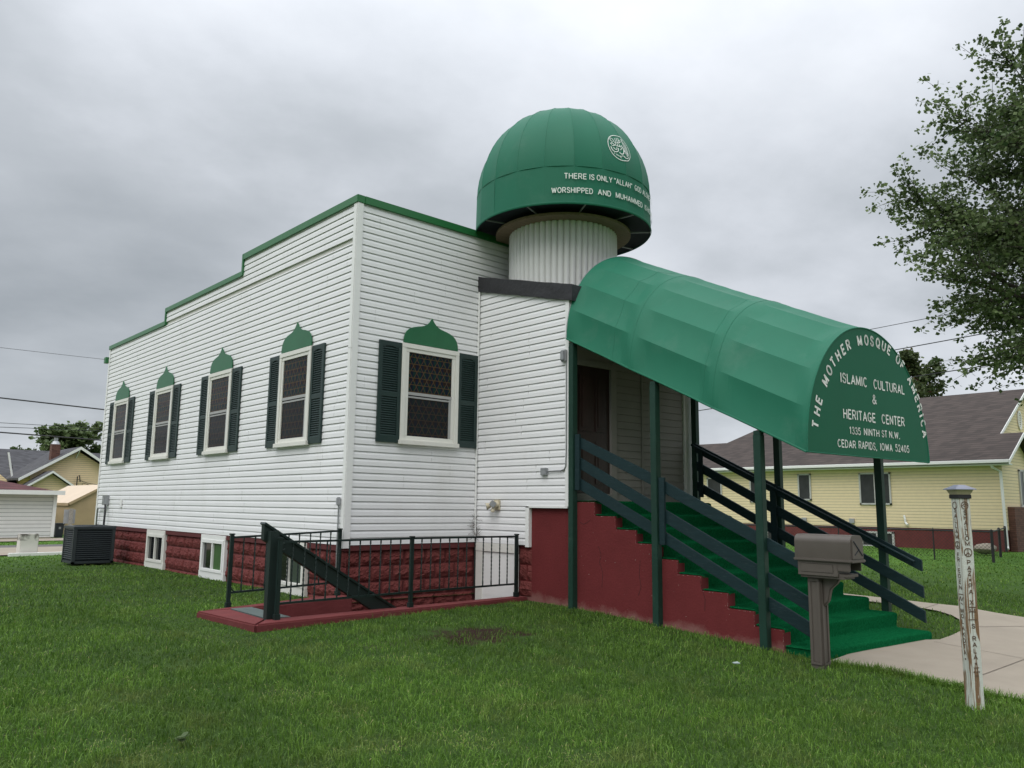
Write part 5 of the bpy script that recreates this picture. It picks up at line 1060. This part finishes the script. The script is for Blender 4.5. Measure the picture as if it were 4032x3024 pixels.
for a, b in zip(FP, FP[1:]):
    A = Vector((*a, 0)); B = Vector((*b, 0)); L_ = (B-A).length; n = int(L_/.11); d = (B-A)/n; h = .82
    for q in range(-7, n):
        for s_ in (1, -1):
            q0, q1 = (q, q+7.4) if s_ > 0 else (q+7.4, q); za, zb = -.86, -.86+h
            def cl(qq, z): return A+d*qq+Vector((0, 0, z))
            t0, t1 = 0, 1
            for lim in (0, n):
                pass
            qa, qb = q0, q1; lo, hi = min(qa, qb), max(qa, qb)
            c0, c1 = max(lo, 0), min(hi, n)
            if c1-c0 < .2: continue
            zz = lambda qq: za+(zb-za)*(qq-qa)/(qb-qa)
            P_, Q_ = cl(c0, zz(c0)), cl(c1, zz(c1)); nrm = Vector((0, 0, 1)).cross(d).normalized(); w_ = (Q_-P_).cross(nrm).normalized()*.0035
            m_.quad(P_-w_, Q_-w_, Q_+w_, P_+w_)
m_.build('wire_mesh', WIRE, cf)
m_ = MB(); rnd = random.Random(3)
def rockfn(c, r):
    def fn(u, v):
        a = 2*math.pi*u; p = math.pi*(v-.5); d = Vector((math.cos(a)*math.cos(p), math.sin(a)*math.cos(p), math.sin(p)*.55)); return Vector(c)+d*r*(1+.3*mnoise.noise(d*2+Vector(c)))
    return fn
m_.grid(rockfn((26.8, 0, -.75), .35), 12, 8, wrap=True); tag(m_.build('rock', CONC, smooth=50), 'grey rock at the foot of the maroon foundation behind the wire fence', 'rock')

# overhead wires
def wire(a, b, r, sag, label, m=WIRE, wob=0):
    mb = MB(); a = Vector(a); b = Vector(b); n = 24; mb.tube([a.lerp(b, q/n)-Vector((0, 0, 4*sag*(q/n)*(1-q/n)))+Vector((0, 0, wob*math.sin(q*2.1))) for q in range(n+1)], r, 5)
    tag(mb.build('overhead_wire', m, smooth=60), label, 'wire', 'overhead wires')
def thru(p, q, e0, e1): p = Vector(p); q = Vector(q); d = q-p; return p-d*e0, q+d*e1
for p, q, r, lb in (((-.47, 24, 3.41), (3.05, 24, 3.45), .010, 'thin straight wire just above the twisted one beside the white building'), ((-.43, 24, 3.06), (3.05, 24, 2.99), .026, 'thick black cable crossing lowest, over the brick chimney of the yellow house'), ((-.55, 24, 4.33), (3.06, 24, 4.21), .026, 'thick black cable high above the yellow house with the brick chimney')):
    a, b = thru(p, q, 4, 3); wire(a, b, r, .0, lb)
a, b = thru((-.45, 24, 3.25), (3.05, 24, 3.35), 3, 2); wire(a, b, .011, .0, 'wavy twisted wire between the two cables beside the white building', WIRE, .008)
wire((-22, 12.75, 4.65), (0, 12.72, 4.39), .006, .12, 'very thin service wire attached to the far roof corner of the white building', WIREG)
for p, q, r, lb in (((24, 2.48, 7.44), (24, -1.11, 7.59), .012, 'topmost thin wire between the sign arch and the maple'), ((24, 1.51, 6.53), (24, -1.67, 6.70), .018, 'middle wire running from the dark tree to the maple'), ((24, .57, 5.46), (24, -1.12, 5.55), .018, 'lowest wire, just above the brown shingle roof')):
    a, b = thru(p, q, 8, 6); wire(a, b, r, .0, lb)

# ------------------------------------------------------------------ trees
def leaf_quads(mb, c, n, spread, size, rnd, tone0, axis=None):
    for _ in range(n):
        p = c+Vector((rnd.gauss(0, spread), rnd.gauss(0, spread), rnd.gauss(0, spread*.7)))
        d = Vector((rnd.uniform(-1, 1), rnd.uniform(-1, 1), rnd.uniform(-.7, .5))).normalized(); n_ = Vector((rnd.uniform(-1, 1), rnd.uniform(-1, 1), rnd.uniform(.1, 1))); s_ = d.cross(n_)
        if s_.length < .05: continue
        s_ = s_.normalized(); L_ = size*rnd.uniform(.6, 1.2); w_ = L_*.48
        i = len(mb.v); mb.v += [tuple(p), tuple(p+d*L_*.45+s_*w_), tuple(p+d*L_), tuple(p+d*L_*.45-s_*w_)]
        mb.f.append((i, i+1, i+2, i+3)); mb.mi.append(0); mb.tone.append(max(0, min(1, tone0+rnd.gauss(0, .18))))
def limb(p0, d0, L_, n, rnd, droop, wander=.18):
    pts = [Vector(p0)]; d = Vector(d0).normalized()
    for k in range(n):
        d = (d+Vector((rnd.gauss(0, wander), rnd.gauss(0, wander), rnd.gauss(0, wander*.7)-droop))).normalized(); pts.append(pts[-1]+d*L_/n)
    return pts
def tree(name, base, h, crown_r, label, leaf, lm, seed, trunk_r, n_limb, fork, leaf_n, z0f=.22, group=None, env=None, tight=1.0):
    rnd = random.Random(seed); base = Vector(base); t_ = thing(name, base, label, 'tree', group)
    tk = MB(); lv = MB(); lv.tone = []
    tp = limb(base, (rnd.uniform(-.05, .05), rnd.uniform(-.05, .05), 1), h*.8, 10, rnd, 0, .05)
    tk.tube(tp, [trunk_r*(1-.085*k) for k in range(11)], 10)
    for i in range(n_limb):
        f = z0f+(1-z0f)*(i+.5)/n_limb*.97; kk = f*10; k0 = min(9, int(kk)); p = tp[k0].lerp(tp[k0+1], kk-k0)
        az = i*2.399+rnd.uniform(-.4, .4); hf = (f-z0f)/(1-z0f); rr = crown_r*(.62+.75*math.sin(math.pi*min(1, (hf*.80+.16)))-.42*hf)*rnd.uniform(.8, 1.12); up = .05+.95*hf**1.3+rnd.uniform(-.1, .15)
        d = Vector((math.cos(az), math.sin(az), up)); pts = limb(p, d, rr, 7, rnd, .035*(1-hf), .13)
        if env:
            while len(pts) > 2 and not env(pts[-1]): pts.pop()
            if not env(pts[-1]): continue
        tk.tube(pts, [trunk_r*.34*(1-hf*.5)*(1-.12*k) for k in range(len(pts))], 6)
        for k in range(1, len(pts)):
            if env and not env(pts[k]): continue
            for s in range(fork):
                d2 = (pts[k]-pts[k-1]).normalized(); sd_ = Vector((rnd.gauss(0, 1), rnd.gauss(0, 1), rnd.gauss(.15, .6))); q = limb(pts[k], d2*.9+sd_*.65, rr*.30*rnd.uniform(.5, 1.15), 4, rnd, .05, .22); tk.tube(q, [.016, .012, .010, .007, .004], 4)
                tn = rnd.uniform(.25, .75)
                for m_, pt in enumerate(q[1:]): leaf_quads(lv, pt, leaf_n, (.10+.04*(4-m_))*tight, leaf, rnd, tn)
            
        if env and not env(pts[-1]): continue
        q = limb(pts[-1], pts[-1]-pts[-2], rr*.22, 4, rnd, .02, .15); tk.tube(q, [.012, .01, .008, .006, .004], 4)
        for pt in q: leaf_quads(lv, pt, leaf_n, .10, leaf, rnd, .6)
    tk.build('trunk', TRUNK, t_, smooth=60, recalc=False); lv.build('crown', lm, t_, recalc=False); return t_
def maple_env(p):
    d = math.hypot(p.x-20.2, p.y+6.0); z = p.z; w_ = mnoise.noise(p*.45)*.9
    if d > lerp(z, [4, 6.5, 8.5, 11.4, 12.6, 13.7], [2.4, 3.8, 4.3, 4.2, 3.5, 1.9])+w_*1.1: return False
    return z > 4.6+max(0, d-2.4)*.85+w_*.7
tree('maple_tree', (20.2, -6.0, -.95), 14.8, 6.3, 'tall green maple with a ragged spreading crown beside the long yellow house', .128, LEAF, 5, .30, 110, 6, 14, .32, env=maple_env, tight=.62)
tree('dark_tree', (47, 10.3, -.9), 14.0, 2.6, 'dark bushy tree rising behind the brown roof beside the sign', .26, LEAF2, 11, .22, 30, 2, 6)
tree('slender_tree', (48, 7.9, -.9), 9.6, 1.6, 'slim pale leafed treetop just above the brown ridge', .22, LEAF2, 12, .14, 14, 2, 5)
tree('shade_tree', (10.6, 62, -.9), 8.4, 3.0, 'full round green tree behind the brick chimney of the yellow house', .34, LEAF, 21, .28, 36, 2, 8)
tree('distant_tree', (3.9, 72, -.9), 6.6, 2.0, 'sparse pale treetop over the dark roof left of the brick chimney', .34, LEAF2, 22, .2, 18, 2, 5)

# ------------------------------------------------------------------ grass
def inpoly(x, y, P):
    c = False; j = len(P)-1
    for i in range(len(P)):
        if (P[i][1] > y) != (P[j][1] > y) and x < (P[j][0]-P[i][0])*(y-P[i][1])/(P[j][1]-P[i][1])+P[i][0]: c = not c
        j = i
    return c
WELL = [(-2.19, -.15), (-2.10, -1.72), (2.6, -1.27), (2.6, .1), (-.4, .05)]
def blocked(x, y):
    if x > -.03 and y > -.03 and x < 8 and y < LEN+.1: return True
    if x > XP-.02 and x < 5.25 and y < .1 and y > -6.02-.07*(x-XP): return True
    if inpoly(x, y, WELL): return True
    if y < -2.4 and inpoly(x, y, WALK): return True
    if AX0 < x < AX1 and AY0 < y < AY1: return True
    if 15.15 < y < 20.95 or 23.7 < y: return True
    return False
rg = random.Random(17); gv = []; gf = []; gt = []
def blade(x, y, h, wd, tone):
    z = G(x, y)-.004+mnoise.noise((x*.7, y*.7, 0))*.02; a = rg.random()*6.283; lean = (rg.uniform(.1, .95) if rg.random() < .86 else rg.uniform(1.0, 1.8))*h; b = rg.random()*6.283
    dx, dy = math.cos(a)*wd/2, math.sin(a)*wd/2; lx, ly = math.cos(b)*lean, math.sin(b)*lean; i = len(gv)
    gv.extend(((x-dx, y-dy, z), (x+dx, y+dy, z), (x+dx*.7+lx*.38, y+dy*.7+ly*.38, z+h*.6), (x-dx*.7+lx*.38, y-dy*.7+ly*.38, z+h*.6), (x+lx, y+ly, z+h*max(.25, 1-.38*lean/h))))
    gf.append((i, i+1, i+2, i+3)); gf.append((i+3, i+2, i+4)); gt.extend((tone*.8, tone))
def patch_density(x, y):
    d = math.hypot((x-.0)*.62, y+3.1)+mnoise.noise((x*2.2, y*3, 4))*.42+mnoise.noise((x*8, y*8, 4))*.15
    return .06 if d < .20 else .35 if d < .42 else .75 if d < .6 else 1
DRY = [(-2.94, -4.29, .30), (-3.04, -5.73, .26), (-2.40, -5.87, .34), (-2.82, -4.95, .22), (-4.16, -5.07, .28), (-4.45, -4.7, .22), (-1.2, -5.0, .22), (-5.0, -2.2, .3), (-1.5, -3.6, .25), (.9, -6.9, .2), (-2.0, -6.6, .25)]
def scatter(r0, r1, dens, hh, wd):
    a0, a1 = R(3.0), R(81.5); area = .5*(a1-a0)*(r1*r1-r0*r0); n = int(area*dens)
    for _ in range(n):
        az = rg.uniform(a0, a1); r_ = math.sqrt(rg.uniform(r0*r0, r1*r1)); x = CAMP.x+r_*math.sin(az); y = CAMP.y+r_*math.cos(az)
        if blocked(x, y) or rg.random() > patch_density(x, y): continue
        cl = mnoise.noise((x*1.6, y*1.6, 9)); c2 = mnoise.noise((x*6, y*6, 2))
        near = 0
        h = hh*rg.uniform(.45, 1.2)*(1+.42*cl+.50*c2)
        if y > -2.4 and x > -2.6: h *= .8
        if -2.75 < x < -1.9 and -2.2 < y < .2: h *= .55
        dd = min(math.hypot(x-a_, y-b_)/c_ for a_, b_, c_ in DRY)+.35*mnoise.noise((x*5, y*5, 6))
        if dd < 1: h *= .55+.45*max(0, dd)
        dry = (dd < 1 and rg.random() < .55*(1-dd)) or rg.random() < (.030+.10*max(0, mnoise.noise((x*.9+5, y*.9, 1))-.15))
        t_ = .99 if dry else max(0, min(.84, .40+.34*c2+.12*cl+rg.gauss(0, .20)))
        blade(x, y, max(.02, h), wd*rg.uniform(.7, 1.3), t_)
scatter(4.2, 8.0, 3000, .070, .0056)
scatter(8.0, 12.5, 1500, .066, .0075)
scatter(12.5, 19, 520, .064, .012)
scatter(19, 38, 70, .062, .026)
# taller tufts along the walk edge, posts and curb
for _ in range(2600):
    k = rg.randrange(0, 6); a = Vector(WALK[k]); b = Vector(WALK[k+1]); p = a.lerp(b, rg.random()); blade(p.x-rg.random()*.10, p.y+rg.uniform(-.05, .05), rg.uniform(.05, .13), .006, rg.uniform(.25, .84))
for cx_, cy_, n, hh in ((-3.05, -4.9, 60, .10), (.6, -4.7, 90, .15), (-3.9, -6.1, 60, .15), (1.8, -8.1, 120, .14), (2.9, -8.6, 60, .15), (-.3, -1.85, 40, .12), (.15, -1.8, 30, .12), (1.0, -5.3, 60, .13), (-1.4, -5.9, 70, .12), (-.4, -6.7, 80, .13), (2.3, -6.3, 120, .09), (1.75, -7.7, 80, .11)):
    for _ in range(n): blade(cx_+rg.gauss(0, .14), cy_+rg.gauss(0, .14), hh*rg.uniform(.5, 1.1), .0055, rg.uniform(.4, .84))
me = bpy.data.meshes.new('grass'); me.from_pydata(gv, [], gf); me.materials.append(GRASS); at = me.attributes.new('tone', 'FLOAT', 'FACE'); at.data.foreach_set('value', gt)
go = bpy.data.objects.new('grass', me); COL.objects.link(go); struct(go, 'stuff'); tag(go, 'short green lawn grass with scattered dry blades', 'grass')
